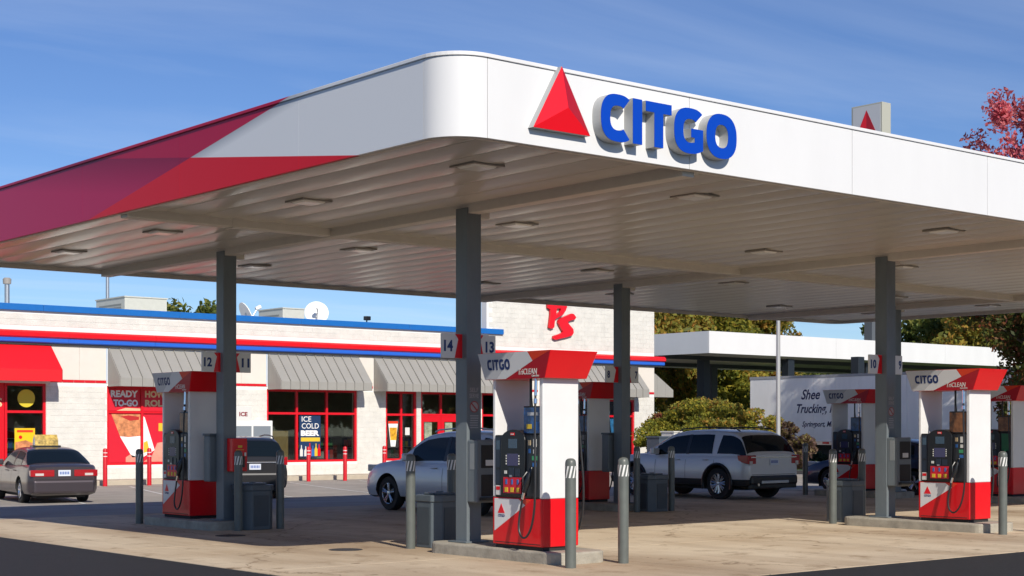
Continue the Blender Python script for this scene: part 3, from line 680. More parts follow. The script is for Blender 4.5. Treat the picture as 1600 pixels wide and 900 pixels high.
# ------------------------------------------------------------------ shop
def on_y(px, py, yp):             # photo point on the plane y = yp
    k = (px-800)/2417; z = yp/(F2[1]+k*R2[1]); return z*(F2[0]+k*R2[0]), 1.7+(670-py)*z/2417
YW = 50.0
TUBE = bpy.data.materials.new('strip_light'); TUBE.use_nodes = True; q_ = TUBE.node_tree.nodes['Principled BSDF']; q_.inputs['Emission Color'].default_value = (1, .95, .85, 1); q_.inputs['Emission Strength'].default_value = 6
GLS = bpy.data.materials.new('shop_glass'); GLS.use_nodes = True; n_ = GLS.node_tree.nodes; l_ = GLS.node_tree.links; n_.remove(n_['Principled BSDF'])
tr_ = n_.new('ShaderNodeBsdfTransparent'); tr_.inputs[0].default_value = (.72, .76, .74, 1); gl_ = n_.new('ShaderNodeBsdfGlossy'); gl_.inputs['Roughness'].default_value = .015
fr_ = n_.new('ShaderNodeFresnel'); fr_.inputs[0].default_value = 1.6; mx_ = n_.new('ShaderNodeMixShader'); l_.new(fr_.outputs[0], mx_.inputs[0]); l_.new(tr_.outputs[0], mx_.inputs[1]); l_.new(gl_.outputs[0], mx_.inputs[2]); l_.new(mx_.outputs[0], n_['Material Output'].inputs[0])
shop = thing('convenience_shop', 'white block convenience shop with red and blue cornice bands and striped awnings', 'shop', (30, YW, -.2))
def S(mb, name, m, par=None, **k): return mb.build(name, m, par or shop, world=True, **k)
openings = [(17.0, 21.27, -.05, 3.22), (23.46, 27.55, .44, 3.18), (29.81, 33.84, .44, 3.18), (35.2, 36.7, .44, 3.18), (36.92, 39.0, -.05, 3.18), (40.05, 41.7, .44, 3.18), (43.2, 48.85, .44, 3.0)]
xsb = sorted({6.0, 40.3, 50.1, *[o[0] for o in openings], *[o[1] for o in openings]})
b = MB()
for a, c in zip(xsb, xsb[1:]):
    top = 8.2 if a >= 40.3 else 5.64; z = -.3
    for o in [o for o in openings if o[0] <= a+1e-6 and o[1] >= c-1e-6]:
        if o[2]-z > .01: b.box(a, c, YW, YW+.35, z, o[2])
        z = o[3]
    b.box(a, c, YW, YW+.35, z, top)
wall = S(b, 'front_wall', MORT)
S(MB().box(6, 50.1, YW+.36, YW+18, -.3, -.03), 'floor', mat('shop_floor', (.32, .29, .25), .4)); S(MB().box(6, 50.1, YW+.36, YW+18, 3.30, 5.45), 'roof_slab', mat('shop_ceiling', (.55, .55, .53), .8))
S(MB().box(6, 6.3, YW+.36, YW+18, -.029, 3.299), 'end_wall', MORT); S(MB().box(49.8, 50.1, YW+.36, YW+18, -.029, 3.299), 'end_wall', MORT); S(MB().box(6.3, 49.8, YW+9, YW+9.3, -.029, 3.299), 'inner_wall', mat('inner_wall', (.38, .34, .28), .8, var=.3, scale=1.5))
for k in range(9): S(MB().box(18.5+k*3.4, 19.7+k*3.4, YW+2.2, YW+2.5, 3.26, 3.297), 'ceiling_strip_light', TUBE)
S(MB().box(40.2, 50.2, YW-.10, YW+.45, 8.2, 8.42), 'tower_coping', BLUECAP, bevel=.01)
# coping and cornice bands
for a in np.arange(6, 41, 5.05): S(MB().box(a+.004, min(a+5.046, 41.15), YW-.10, YW+.45, 5.64, 5.86), 'coping', BLUECAP, bevel=.012)
for a in np.arange(6, 50.5, 3.2):
    c = min(a+3.196, 50.62)
    S(MB().prism([(0, 0), (-.17, 0), (-.25, .05), (-.25, .18), (-.16, .25), (0, .25)], (a+.004, YW-.001, 4.735), Y, Z, (c-a-.004, 0, 0)), 'red_cornice', RED)
    S(MB().prism([(0, 0), (-.13, 0), (-.17, .035), (-.17, .155), (0, .155)], (a+.004, YW-.001, 4.575), Y, Z, (c-a-.004, 0, 0)), 'blue_cornice', mat('cornice_blue', (0.02, 0.12, 0.58), .4))
S(MB().box(6, 50.55, YW-.10, YW-.002, 4.52, 4.572), 'cornice_shade_strip', mat('soffit_shade_dark', (.03, .03, .035), .6))  # dark soffit strip, the shade under the cornice put into its colour
# smooth panels above the red string course
awn = [(14.0, 21.42), (23.5, 27.62), (29.85, 33.9), (34.62, 40.65)]
for a, c in [(21.45, 23.44), (27.65, 29.79), (33.92, 34.58), (40.7, 43.1), (48.9, 50.09)]:
    n = max(1, round((c-a)/1.22)); w = (c-a)/n
    for k in range(n): S(MB().box(a+k*w+.003, a+(k+1)*w-.003, YW-.022, YW+.01, 3.365, 4.52), 'stucco_panel', STUC, bevel=.004)
    n = max(1, round((c-a)/.39)); w = (c-a)/n
    for k in range(n): S(MB().box(a+k*w+.006, a+(k+1)*w-.006, YW-.025, YW+.01, 3.275, 3.36), 'red_tile', RFRAME, bevel=.004)
S(MB().box(43.2, 48.85, YW-.02, YW+.01, 3.01, 4.52), 'stucco_panel', STUC)
for xx in (23.45, 29.80): S(MB().box(xx-.03, xx+.02, YW-.03, YW+.01, 3.28, 4.5), 'lit_edge_strip', mat('pale_blue_lit_edge', (.45, .55, .68), .4))  # pale blue strips paint in the lit vertical edge of the wall
# painted blocks, running bond
blocks = []
for row in range(42):
    z0 = -.05+row*.2; z1 = z0+.2
    if z0 > 8.1: break
    x = 6.0 - (.2 if row % 2 else 0)
    while x < 50.1:
        xa, xb = max(x, 6.0)+.005, min(x+.4, 50.1)-.005; x += .4
        if xb-xa < .05: continue
        zz0, zz1 = z0+.005, z1-.005
        if zz1 > 5.64 and xa < 40.3: continue
        if zz1 > 3.26 and zz0 < 4.98: continue
        segs = [(xa, xb)]
        for o in openings:
            if zz1 > o[2] and zz0 < o[3]:
                ns = []
                for (p, q) in segs:
                    if q <= o[0] or p >= o[1]: ns.append((p, q))
                    else:
                        if o[0]-p > .06: ns.append((p, o[0]))
                        if q-o[1] > .06: ns.append((o[1], q))
                segs = ns
        for p, q in segs: blocks.append((p, q, zz0, zz1))
shared = {}
def vis(bk): return (bk[0] > 17.5 and bk[0]*F2[0]+YW*F2[1]) or 1e9
blocks.sort(key=vis)
rest = MB()
for i, (p, q, a, c) in enumerate(blocks):
    if i < 300 and vis((p, q, a, c)) < 1e8:
        key = round(q-p, 3)
        if key not in shared:
            o = MB().box(0, q-p, -.009-random.random()*.002, .006, 0, c-a).build('block', BLOCK, wall); shared[key] = o.data
        else:
            o = bpy.data.objects.new('block', shared[key]); COL.objects.link(o); o.parent = wall
        o.location = (p, YW+random.uniform(-.001, .001), a)
    else:
        d_ = -.009+random.uniform(-.002, .002); rest.box(p, q, YW+d_, YW+.006, a, c)
r_ = rest.build('block_courses', BLOCK, wall); r_['kind'] = 'stuff'
def window(x0, x1, z0, z1, vs, zt, name='window', glass=None, skip=()):
    w = .085; b = MB(); y0, y1 = YW+.03, YW+.15
    b.box(x0, x1, y0, y1, z0, z0+w); b.box(x0, x1, y0, y1, z1-w, z1); b.box(x0, x0+w, y0, y1, z0+w, z1-w); b.box(x1-w, x1, y0, y1, z0+w, z1-w)
    for v in vs: b.box(v-w/2, v+w/2, y0+.002, y1, z0+w, z1-w)
    xs_ = [x0+w]+[q for v in vs for q in (v-w/2, v+w/2)]+[x1-w]
    if zt:
        for a, c in zip(xs_[::2], xs_[1::2]): b.box(a, c, y0+.004, y1, zt-w/2, zt+w/2)
    fr = S(b, name, RFRAME)
    zs_ = [(z0+w, z1-w)] if not zt else [(z0+w, zt-w/2), (zt+w/2, z1-w)]
    for a, c in zip(xs_[::2], xs_[1::2]):
        for p, q in zs_: MB().box(a, c, YW+.09, YW+.10, p, q).build('pane', glass or GLS, fr)
    return fr
wl = window(19.86, 21.27, -.05, 3.22, [], 2.27)
S(MB().box(17.0, 19.85, YW+.05, YW+.15, -.05, 3.22), 'red_door_panel', RFRAME)
text('panel_lettering', 'S', CREAM, shop, (19.58, YW+.05, 2.42), X, Z, .20, .30, .006, .02, world=True)
wp = window(23.46, 27.55, .44, 3.18, [24.80, 26.15], 2.28)
wb = window(29.81, 33.84, .44, 3.18, [31.14, 32.48], 2.28)
we = window(35.2, 36.7, .44, 3.18, [35.98], 2.26)
window(40.05, 41.7, .44, 3.18, [40.9], 2.26)
window(43.2, 48.85, .44, 3.0, [45.1, 47.0], 2.26)
# entrance doors
wt = window(36.92, 39.0, 2.22, 3.18, [37.96], None, 'transom_window')
for a, c in [(36.925, 37.955), (37.965, 38.995)]:
    b = MB(); y0, y1 = YW+.04, YW+.10; s = .16
    b.box(a, a+s, y0, y1, -.05, 2.215); b.box(c-s, c, y0, y1, -.05, 2.215); b.box(a+s, c-s, y0, y1, -.05, .25); b.box(a+s, c-s, y0, y1, 1.98, 2.215)
    dr = S(b, 'door', RFRAME); MB().box(a+s, c-s, YW+.065, YW+.075, .25, 1.98).build('pane', GLS, dr)
    MB().tube([(c-s*.5, YW+.02, .9), (c-s*.5, YW-.02, .95), (c-s*.5, YW-.02, 1.25), (c-s*.5, YW+.03, 1.3)], .015, 6).build('handle', SILVER, dr)
    MB().box(a+s+.05, a+s+.42, YW+.056, YW+.062, 1.1, 1.95).build('notice_sheets', mat('notice_paper', (.30, .34, .24), .6, var=.5, scale=7), dr)
# shelving inside the shop
STK = [mat('stock_%d' % i, c, .5) for i, c in enumerate([(.45, .04, .03), (.05, .12, .35), (.55, .42, .06), (.45, .45, .42), (.08, .25, .10), (.30, .16, .07)])]
for i, (x0, x1, y, lab) in enumerate([(19.4, 21.4, 52.2, 'beneath the red canvas awning'), (29.9, 31.3, 51.6, 'behind the left pane of the beer window'), (32.5, 34.2, 52.2, 'behind the right pane of the beer window'), (35.0, 36.8, 52.6, 'behind the drink cup poster'), (37.6, 39.6, 53.5, 'behind the shop doors'), (40.0, 42.5, 52.4, 'behind the pane right of the doors'), (43.6, 48.6, 52.0, 'behind the tower-end window')]):
    t = thing('stocked_shelf', 'stocked shop shelf '+lab, 'shelf', ((x0+x1)/2, y, -.03), 0, 'shelves inside the shop'); w = (x1-x0)/2
    box('back_board', mat('shelf_dark', (.10, .10, .10), .6), t, -w, w, .2, .24, 0, 1.75)
    for k in range(4): box('shelf_board', SILVER, t, -w, w, -.2, .199, .12+k*.42, .145+k*.42)
    rest_ = MB(); x = -w+.04
    for k in range(4):
        x = -w+.04
        while x < w-.2:
            ww = random.uniform(.08, .2); rest_.box(x, x+ww, -.17, .12, .146+k*.42, .146+k*.42+random.uniform(.18, .36), random.randrange(6)); x += ww+.012
    o = rest_.build('stock', STK, t); o['kind'] = 'stuff'
tag(MB().box(30.25, 30.95, 50.35, 50.6, -.03, 1.62).build('display_box', mat('cardboard', (.42, .27, .11), .7), bevel=.01), 'tan cardboard display behind the left pane of the beer window', 'display box')
# metal awnings
def awning(x0, x1, zt, zf, zb, pr, metal=True):
    m = WIND if metal else mat('red_canvas', (0.72, 0.004, 0.012), .55)
    t = thing('window_awning', 'x', 'awning', ((x0+x1)/2, YW, zb))
    y1 = YW-.03; yf = YW-pr
    prof = [(y1, zt), (yf, zf), (yf, zb), (y1, zb)]
    b = MB(); th = .03
    ang = Vector((0, yf-y1, zf-zt)).normalized(); nn = Vector((0, ang.z, -ang.y)); nn = nn if nn.z > 0 else -nn
    n = max(1, round((x1-x0)/.415)) if metal else 1; w = (x1-x0)/n; pp = None
    for k in range(n):
        a, c = x0+k*w, x0+(k+1)*w
        g = .003 if metal else 0
        pb = MB(); pb.prism([(y1, zt), (yf, zf), (yf, zb), (yf+th, zb), (yf+th, zf+.005), (y1, zt-.04)], (a+g, 0, 0), Y, Z, (c-a-2*g, 0, 0))
        if metal: pb.prism([(y1, zt), (y1-.0, zt+.055), (yf-.03, zf+.035), (yf-.03, zb), (yf, zb), (yf, zf)], (a+g, 0, 0), Y, Z, (.03, 0, 0))
        pb.build('awning_panel' if metal else 'canvas', m, t, world=True)
    for a in (x0-.012, x1-.012):
        if metal:
            for k in range(3):
                f0, f1 = k/3, (k+1)/3; ya, yb2 = y1+(yf-y1)*f0, y1+(yf-y1)*f1
                MB().add([(a, ya-.006, zb), (a, yb2, zb), (a, yb2, zt+(zf-zt)*f1-.002), (a, ya-.006, zt+(zf-zt)*f0-.002), (a+.022, ya-.006, zb), (a+.022, yb2, zb), (a+.022, yb2, zt+(zf-zt)*f1-.002), (a+.022, ya-.006, zt+(zf-zt)*f0-.002)],
                         [(0,1,2,3),(7,6,5,4),(0,4,5,1),(1,5,6,2),(2,6,7,3),(3,7,4,0)]).build('end_panel', m, t, world=True)
        else: MB().prism(prof, (a, 0, 0), Y, Z, (.022, 0, 0)).build('end_panel', m, t, world=True)
    return t
tag(awning(14.0, 21.42, 4.50, 3.66, 3.27, .98, False), 'bright red canvas awning over the shop window with the yellow sticker')
A = [awning(23.5, 27.62, 4.46, 3.45, 3.16, .94), awning(29.85, 33.9, 4.46, 3.45, 3.16, .94), awning(34.62, 40.65, 4.46, 3.45, 3.16, .94), awning(43.2, 48.85, 4.46, 3.45, 3.10, .94)]
for a, l in zip(A, ['grey ribbed metal awning above the READY TO-GO poster window', 'grey ribbed metal awning above the ICE COLD BEER window', 'long grey ribbed metal awning above the shop entrance', 'grey ribbed metal awning at the tower end, mostly behind a dispenser']): tag(a, l)
# side awning on the end wall (runs away from the camera)
t = thing('window_awning', 'grey metal awning on the end wall beside the hedge', 'awning', (50.1, 52.5, 3.1))
for k in range(9):
    y0 = 50.35+k*.5
    MB().prism([(50.1, 4.5), (51.7, 3.5), (51.7, 3.16), (51.67, 3.16), (51.67, 3.49), (50.1, 4.46)], (0, y0+.003, 0), X, Z, (0, .494, 0)).build('awning_panel', WIND, t, world=True)
for a, c in [(50.1, 50.64), (50.64, 51.17), (51.17, 51.69)]:
    zz = lambda x: 4.47-(x-50.1)*.62
    MB().prism([(a, 3.16), (c-.006, 3.16), (c-.006, zz(c)), (a, zz(a))], (0, 50.33, 0), X, Z, (0, .018, 0)).build('end_panel', WIND, t, world=True)
# brush letters on the tower
ps = thing('tower_lettering', 'red brush style letters PS on the white block tower', 'sign', (44.3, YW, 5.5))
def zc(p): return (43.53+(p[0]-124)/5.626*.037, 6.96-(p[1]-101)/5.626*.0274)
for ltr, polys in [('P', [[(128, 70), (205, 70), (205, 120), (200, 175), (190, 215), (182, 288), (160, 300), (138, 292), (152, 180), (150, 130), (128, 118)], [(205, 70), (300, 72), (293, 105), (282, 135), (255, 172), (190, 215), (200, 176), (238, 140), (243, 116), (205, 118)]]),
                   ('S', [[(335, 155), (355, 158), (376, 185), (366, 205), (330, 215), (300, 232), (322, 262), (350, 292), (354, 325), (340, 350), (300, 365), (195, 395), (175, 385), (180, 362), (240, 338), (262, 322), (240, 285), (218, 245), (222, 222), (245, 200)]])]:
    lo = None
    for p in polys:
        q = [zc(v) for v in p]; o = MB().prism(q, (0, YW-.05, 0), X, Z, (0, -.10, 0)).build('letter' if lo is None else 'letter_bowl', SIGNRED, lo or ps, world=lo is None)
        lo = lo or o
    for p in polys:
        q = [zc(v) for v in p]; MB().prism(q, (0, YW-.02, 0), X, Z, (0, -.03, 0)).build('letter_back', mat('letter_edge', (.25, .01, .02), .5), lo)
# posters and stickers on the glass
YP = YW+.088
def sheet(name, m, par, x0, x1, z0, z1, y=YP, th=.004): return MB().box(x0, x1, y-th, y, z0, z1).build(name, m, par, world=True)
t = thing('window_poster', 'red READY TO-GO poster with a cup of sliced snack in the shop window', 'poster', (24.8, YP, .5))
PR = mat('poster_red', (.62, .012, .03), .4)
for a, c in [(23.55, 24.75), (24.85, 26.1), (26.2, 27.46)]:
    for p, q in [(.53, 2.23), (2.33, 3.09)]: sheet('sheet', PR, t, a, c, p, q)
TXW = mat('poster_white', (.85, .84, .82), .5)
text('lettering', 'READY', TXW, t, (23.64, YP-.004, 2.80), X, Z, 1.02, .24, .003, .045, world=True); text('lettering', 'TO-GO', TXW, t, (23.74, YP-.004, 2.48), X, Z, .92, .24, .003, .045, world=True)
text('lettering', 'HOW', CREAM, t, (24.93, YP-.004, 2.80), X, Z, .78, .24, .003, .045, world=True); text('lettering', 'ROLL', CREAM, t, (24.93, YP-.004, 2.48), X, Z, .85, .24, .003, .045, world=True)
FOOD = mat('poster_food', (.62, .24, .10), .5, var=.55, scale=5.5)
def pd(name, m, poly, dy=.004): return MB().prism(poly, (0, YP-dy, 0), X, Z, (0, -.003, 0)).build(name, m, t, world=True)
pd('lid_print', mat('peach_print', (.75, .46, .28), .5), [(23.85, 2.33), (24.75, 2.33), (24.75, 2.41), (24.2, 2.43)])
pd('food_print', FOOD, [(23.66, 2.22), (24.75, 2.22), (24.75, 1.46), (24.3, 1.42), (23.98, 1.45)]); pd('sauce_print', mat('sauce_red', (.45, .02, .02), .5), [(24.0, 2.13), (24.35, 1.98), (24.7, 2.02), (24.7, 2.12), (24.3, 2.17)], .007)
pd('cup_print', TXW, [(23.98, 1.44), (24.3, 1.41), (24.75, 1.45), (24.75, .72), (24.45, .70)]); pd('cup_print', TXW, [(24.85, 2.15), (24.92, 2.1), (25.3, .95), (24.85, .70)])
pd('hand_print', mat('hand_peach', (.72, .30, .22), .5, var=.2, scale=4), [(24.2, .54), (24.75, .54), (24.75, .68), (24.35, .80), (24.2, .70)]); pd('hand_print', mat('hand_peach', (.72, .30, .22), .5), [(24.87, .54), (26.08, .54), (26.08, 1.3), (25.4, 1.2), (25.2, .75)])
pd('cup_badge', YEL, [(24.88, .85), (25.1, .92), (25.02, 1.28), (24.88, 1.22)], .008); pd('yellow_badge', YEL, [(25.45, 1.62), (25.95, 1.62), (25.95, 1.9), (25.45, 1.9)], .005)
t = thing('window_poster', 'navy ICE COLD BEER poster in the middle pane of the shop window', 'poster', (31.8, YP, .6))
sheet('sheet', mat('poster_navy', (.012, .035, .10), .4), t, 31.28, 32.22, .62, 2.2)
text('lettering', 'ICE', TXW, t, (31.38, YP-.004, 1.97), X, Z, .42, .20, .003, .0, world=True); text('lettering', 'COLD', TXW, t, (31.38, YP-.004, 1.71), X, Z, .76, .20, .003, .0, world=True); text('lettering', 'BEER', TXW, t, (31.34, YP-.004, 1.43), X, Z, .82, .21, .003, .05, world=True)
sheet('yellow_band', YEL, t, 31.34, 32.19, 1.22, 1.37, YP-.004, .003)
for k, (xx, hh, mm) in enumerate([(31.33, .42, STICK), (31.52, .38, STICK), (31.70, .50, RED), (31.84, .40, BLUEP), (31.98, .48, YEL), (32.12, .45, RED)]):
    MB().prism([(0, 0), (.13, 0), (.13, hh*.55), (.085, hh*.75), (.085, hh), (.045, hh), (.045, hh*.75), (0, hh*.55)], (xx-.03, YP-.004, .66), X, Z, (0, -.003, 0)).build('bottle_print', mm, t, world=True)
t = thing('window_poster', 'yellow poster in the dark window beneath the red canvas awning', 'poster', (20.6, YP, 1.0))
sheet('sheet', mat('poster_yellow', (.80, .50, .01), .4), t, 20.22, 20.92, .95, 1.72); sheet('orange_lettering', ORANGE, t, 20.30, 20.85, 1.58, 1.66, YP-.004, .003)
MB().prism([(20.24, .97), (20.9, .97), (20.9, 1.2), (20.6, 1.32), (20.24, 1.25)], (0, YP-.004, 0), X, Z, (0, -.003, 0)).build('food_print', FOOD, t, world=True); MB().lathe([(.06, 0), (.06, .003)], (20.42, YP-.009, 1.42), 'y', 16).build('red_dot', RED, t, world=True)
t = tag(MB().lathe([(.30, -.006), (.30, 0)], seg=36, axis='y').build('window_sticker', mat('sticker_yellow', (.62, .50, .03), .45), loc=(20.62, YP, 2.72)), 'round yellow sticker in the pane beneath the red canvas awning', 'sticker')
t = thing('window_poster', 'tall drink cup poster in the pane left of the shop doors', 'poster', (35.6, YP, .7))
sheet('sheet', mat('poster_dark', (.03, .03, .03), .4), t, 35.36, 35.86, .95, 2.02)
MB().prism([(35.38, 1.9), (35.84, 1.9), (35.72, 1.0), (35.5, 1.0)], (0, YP-.004, 0), X, Z, (0, -.003, 0)).build('cup_print', TXW, t, world=True); MB().prism([(35.43, 1.75), (35.80, 1.75), (35.76, 1.25), (35.48, 1.25)], (0, YP-.008, 0), X, Z, (0, -.002, 0)).build('drink_print', mat('drink', (.7, .35, .02), .5, var=.6, scale=5), t, world=True); sheet('lid_print', ORANGE, t, 35.37, 35.85, 1.91, 2.0, YP-.004, .003)
tag(sheet('door_notice', STICK, None, 36.2, 36.42, 1.45, 1.75), 'small white notice sheet in the pane left of the shop doors', 'notice')
tag(sheet('window_poster', mat('poster_blue', (.02, .12, .26), .4, var=.7, scale=5), None, 47.15, 48.3, 1.05, 2.15), 'blue poster in the tower-end window beside the column eight', 'poster')
# ice chest
t = thing('ice_chest', 'white ice merchandiser with red ICE sign against the shop wall', 'ice chest', (28.7, 49.5, -.05))
box('cabinet', mat('chest_white', (.72, .72, .70), .4), t, -.85, .85, -.35, .45, .1, 2.05, bevel=.02)
for a in (-.76, .04): box('door', mat('chest_pane', (.20, .23, .26), .2), t, a, a+.72, -.362, -.34, .35, 1.85)
sg = box('sign_board', STICK, t, -.70, -.02, -.33, -.25, 2.05, 2.55, bevel=.01)
text('sign_lettering', 'ICE', mat('ice_dark_red', (.22, .02, .03), .5), sg, (-.53, -.331, 2.20), X, Z, .34, .16, .004, .04)
# roof things
def roof_box(p0, p1, p2, top, base, yp, label):       # pixel columns: left end, corner, right end
    x1, zt = on_y(p1, top, yp); x2, _ = on_y(p2, top, yp); k = (p0-800)/2417
    yb = x1/(F2[0]+k*R2[0])*(F2[1]+k*R2[1]); yb = min(yb, 66)
    t = thing('rooftop_unit', label, 'air conditioner', ((x1+x2)/2, yp, 5.45), 0, 'grey air conditioners on the shop roof')
    MB().box(x1, x2, yp, yb, 5.4, zt).build('casing', HVACM, t, world=True, bevel=.02)
    MB().box(x1-.03, x2+.03, yp-.03, yb+.03, zt, zt+.05).build('lid', HVACM, t, world=True)
    MB().box(x1+(x2-x1)*.45, x2-.15, yp-.012, yp+.01, zt-.75, zt-.25).build('access_panel', HVACM, t, world=True, bevel=.004)
    for k in range(5): MB().box(x1-.012, x1+.01, yp+.3, yb-.3, zt-.30-k*.12, zt-.24-k*.12).build('louvre', mat('louvre_dark', (.22, .23, .21), .5), t, world=True)
roof_box(150, 195, 261, 464, 490, 57, 'grey rooftop air conditioner beside the thin pole, above the READY TO-GO poster')
roof_box(404, 442, 476, 482, 500, 57, 'grey rooftop air conditioner between the two satellite dishes')
x, z = on_y(11, 434, 54)
t = thing('vent_pipe', 'thin grey vent pipe with a cap on the shop roof', 'vent pipe', (x, 54, 5.4)); MB().lathe([(.09, 0), (.09, z-5.5)], seg=14).build('pipe', SILVER, t, smooth=True); MB().lathe([(.14, z-5.62), (.15, z-5.45), (.10, z-5.4)], seg=14).build('cap', mat('vent_cap', (.30, .28, .26), .5), t, smooth=True)
x, _ = on_y(168, 400, 72); tag(MB().lathe([(.11, -.3), (.09, 8), (.07, 13)], seg=12).build('flagpole', SILVER, loc=(x, 72, 0), smooth=True), 'thin grey pole rising behind the shop roof', 'pole')
def dish(px, py, r, yp, aim, label):
    x, z = on_y(px, py, yp); t = thing('satellite_dish', label, 'satellite dish', (x, yp, 5.45))
    b = MB(); n = 28; prof = [(r*q, -.22*r*(q*q)) for q in (0.02, .25, .5, .75, 1.0)]+[(r*1.0, -.22*r-.03), (r*.5, -.055*r-.05), (.02, -.05)]
    d = b.lathe(prof, seg=n).build('reflector', DISH, t, smooth=True)
    d.rotation_euler = Vector(aim).to_track_quat('Z', 'Y').to_euler(); d.location = (0, 0, z-5.45); d.scale = (1, 1, -1) if False else (1, 1, 1)
    a = Vector(aim).normalized()
    feed = Vector((0, 0, z-5.45))+a*r*.95
    MB().tube([Vector((0, 0, z-5.45))-Vector((0, 0, r*.9))+a*(.0), feed], .03, 6).build('feed_arm', SILVER, t); MB().tube([feed-a*.1, feed+a*.12], [.07, .09], 10).build('feed_horn', DISH, t)
    MB().tube([(0, .15, 0), (0, .15, z-5.45)], .06, 8).build('mast', SILVER, t)
dish(495, 487, .50, 54.5, (-.55, -1, .35), 'round white satellite dish on the shop roof, facing the forecourt')
dish(388, 488, .48, 54.5, (.95, -.12, .45), 'white satellite dish seen edge-on on the shop roof beside column eleven')
x, z = on_y(573, 505, 50.1); t = thing('roof_floodlight', 'small dark floodlight on the blue coping of the shop', 'light', (x, 50.1, 5.86)); box('lamp_head', BLACK, t, -.12, .12, -.12, .06, .08, .24, bevel=.02); box('stem', BLACK, t, -.02, .02, -.02, .02, 0, .09)

# ------------------------------------------------------------------ cars
CGLASS = mat('car_glass', (0.006, 0.010, 0.014), 0.03, spec=0.32)
TYRE = mat('tyre', (0.014, 0.014, 0.015), 0.75, bump=.2, bscale=60); RIM = mat('alloy', (.55, .56, .58), .25, metal=.9)
TAIL = mat('tail_light', (.35, .006, .012), .15, coat=.5); TAILW = mat('tail_lens_pale', (.55, .50, .48), .2); HEADL = mat('head_light', (.6, .6, .58), .1, coat=.5)
PLATE = mat('plate', (.62, .66, .74), .4); PLATEB = mat('plate_blue', (.05, .12, .40), .4)
def car_paint(name, col, clad, zc_, flake=0.5):
    m = bpy.data.materials.new(name); m.use_nodes = True; n = m.node_tree.nodes; l = m.node_tree.links; b = n['Principled BSDF']
    b.inputs['Coat Weight'].default_value = 0.6; b.inputs['Coat Roughness'].default_value = .04
    tcn = n.new('ShaderNodeTexCoord'); s = n.new('ShaderNodeSeparateXYZ'); l.new(tcn.outputs['Object'], s.inputs[0])
    g = n.new('ShaderNodeMath'); g.operation = 'GREATER_THAN'; l.new(s.outputs[2], g.inputs[0]); g.inputs[1].default_value = zc_
    x = n.new('ShaderNodeMix'); x.data_type = 'RGBA'; l.new(g.outputs[0], x.inputs['Factor']); x.inputs['A'].default_value = (*clad, 1); x.inputs['B'].default_value = (*col, 1); l.new(x.outputs['Result'], b.inputs['Base Color'])
    for k, a, c in (('Metallic', 0, flake), ('Roughness', .6, .35), ('Coat Weight', 0, .6)):
        q = n.new('ShaderNodeMapRange'); l.new(g.outputs[0], q.inputs[0]); q.inputs[3].default_value = a; q.inputs[4].default_value = c; l.new(q.outputs[0], b.inputs[k])
    return m
def lerp_tab(tab, y):
    if y <= tab[0][0]: return tab[0][1]
    for (a, va), (c, vc) in zip(tab, tab[1:]):
        if y <= c:
            t = (y-a)/(c-a); return va+(vc-va)*t
    return tab[-1][1]
def smooth_tab(tab, y, r=.12): return sum(lerp_tab(tab, y+d*r) for d in (-1, -.5, 0, .5, 1))/5
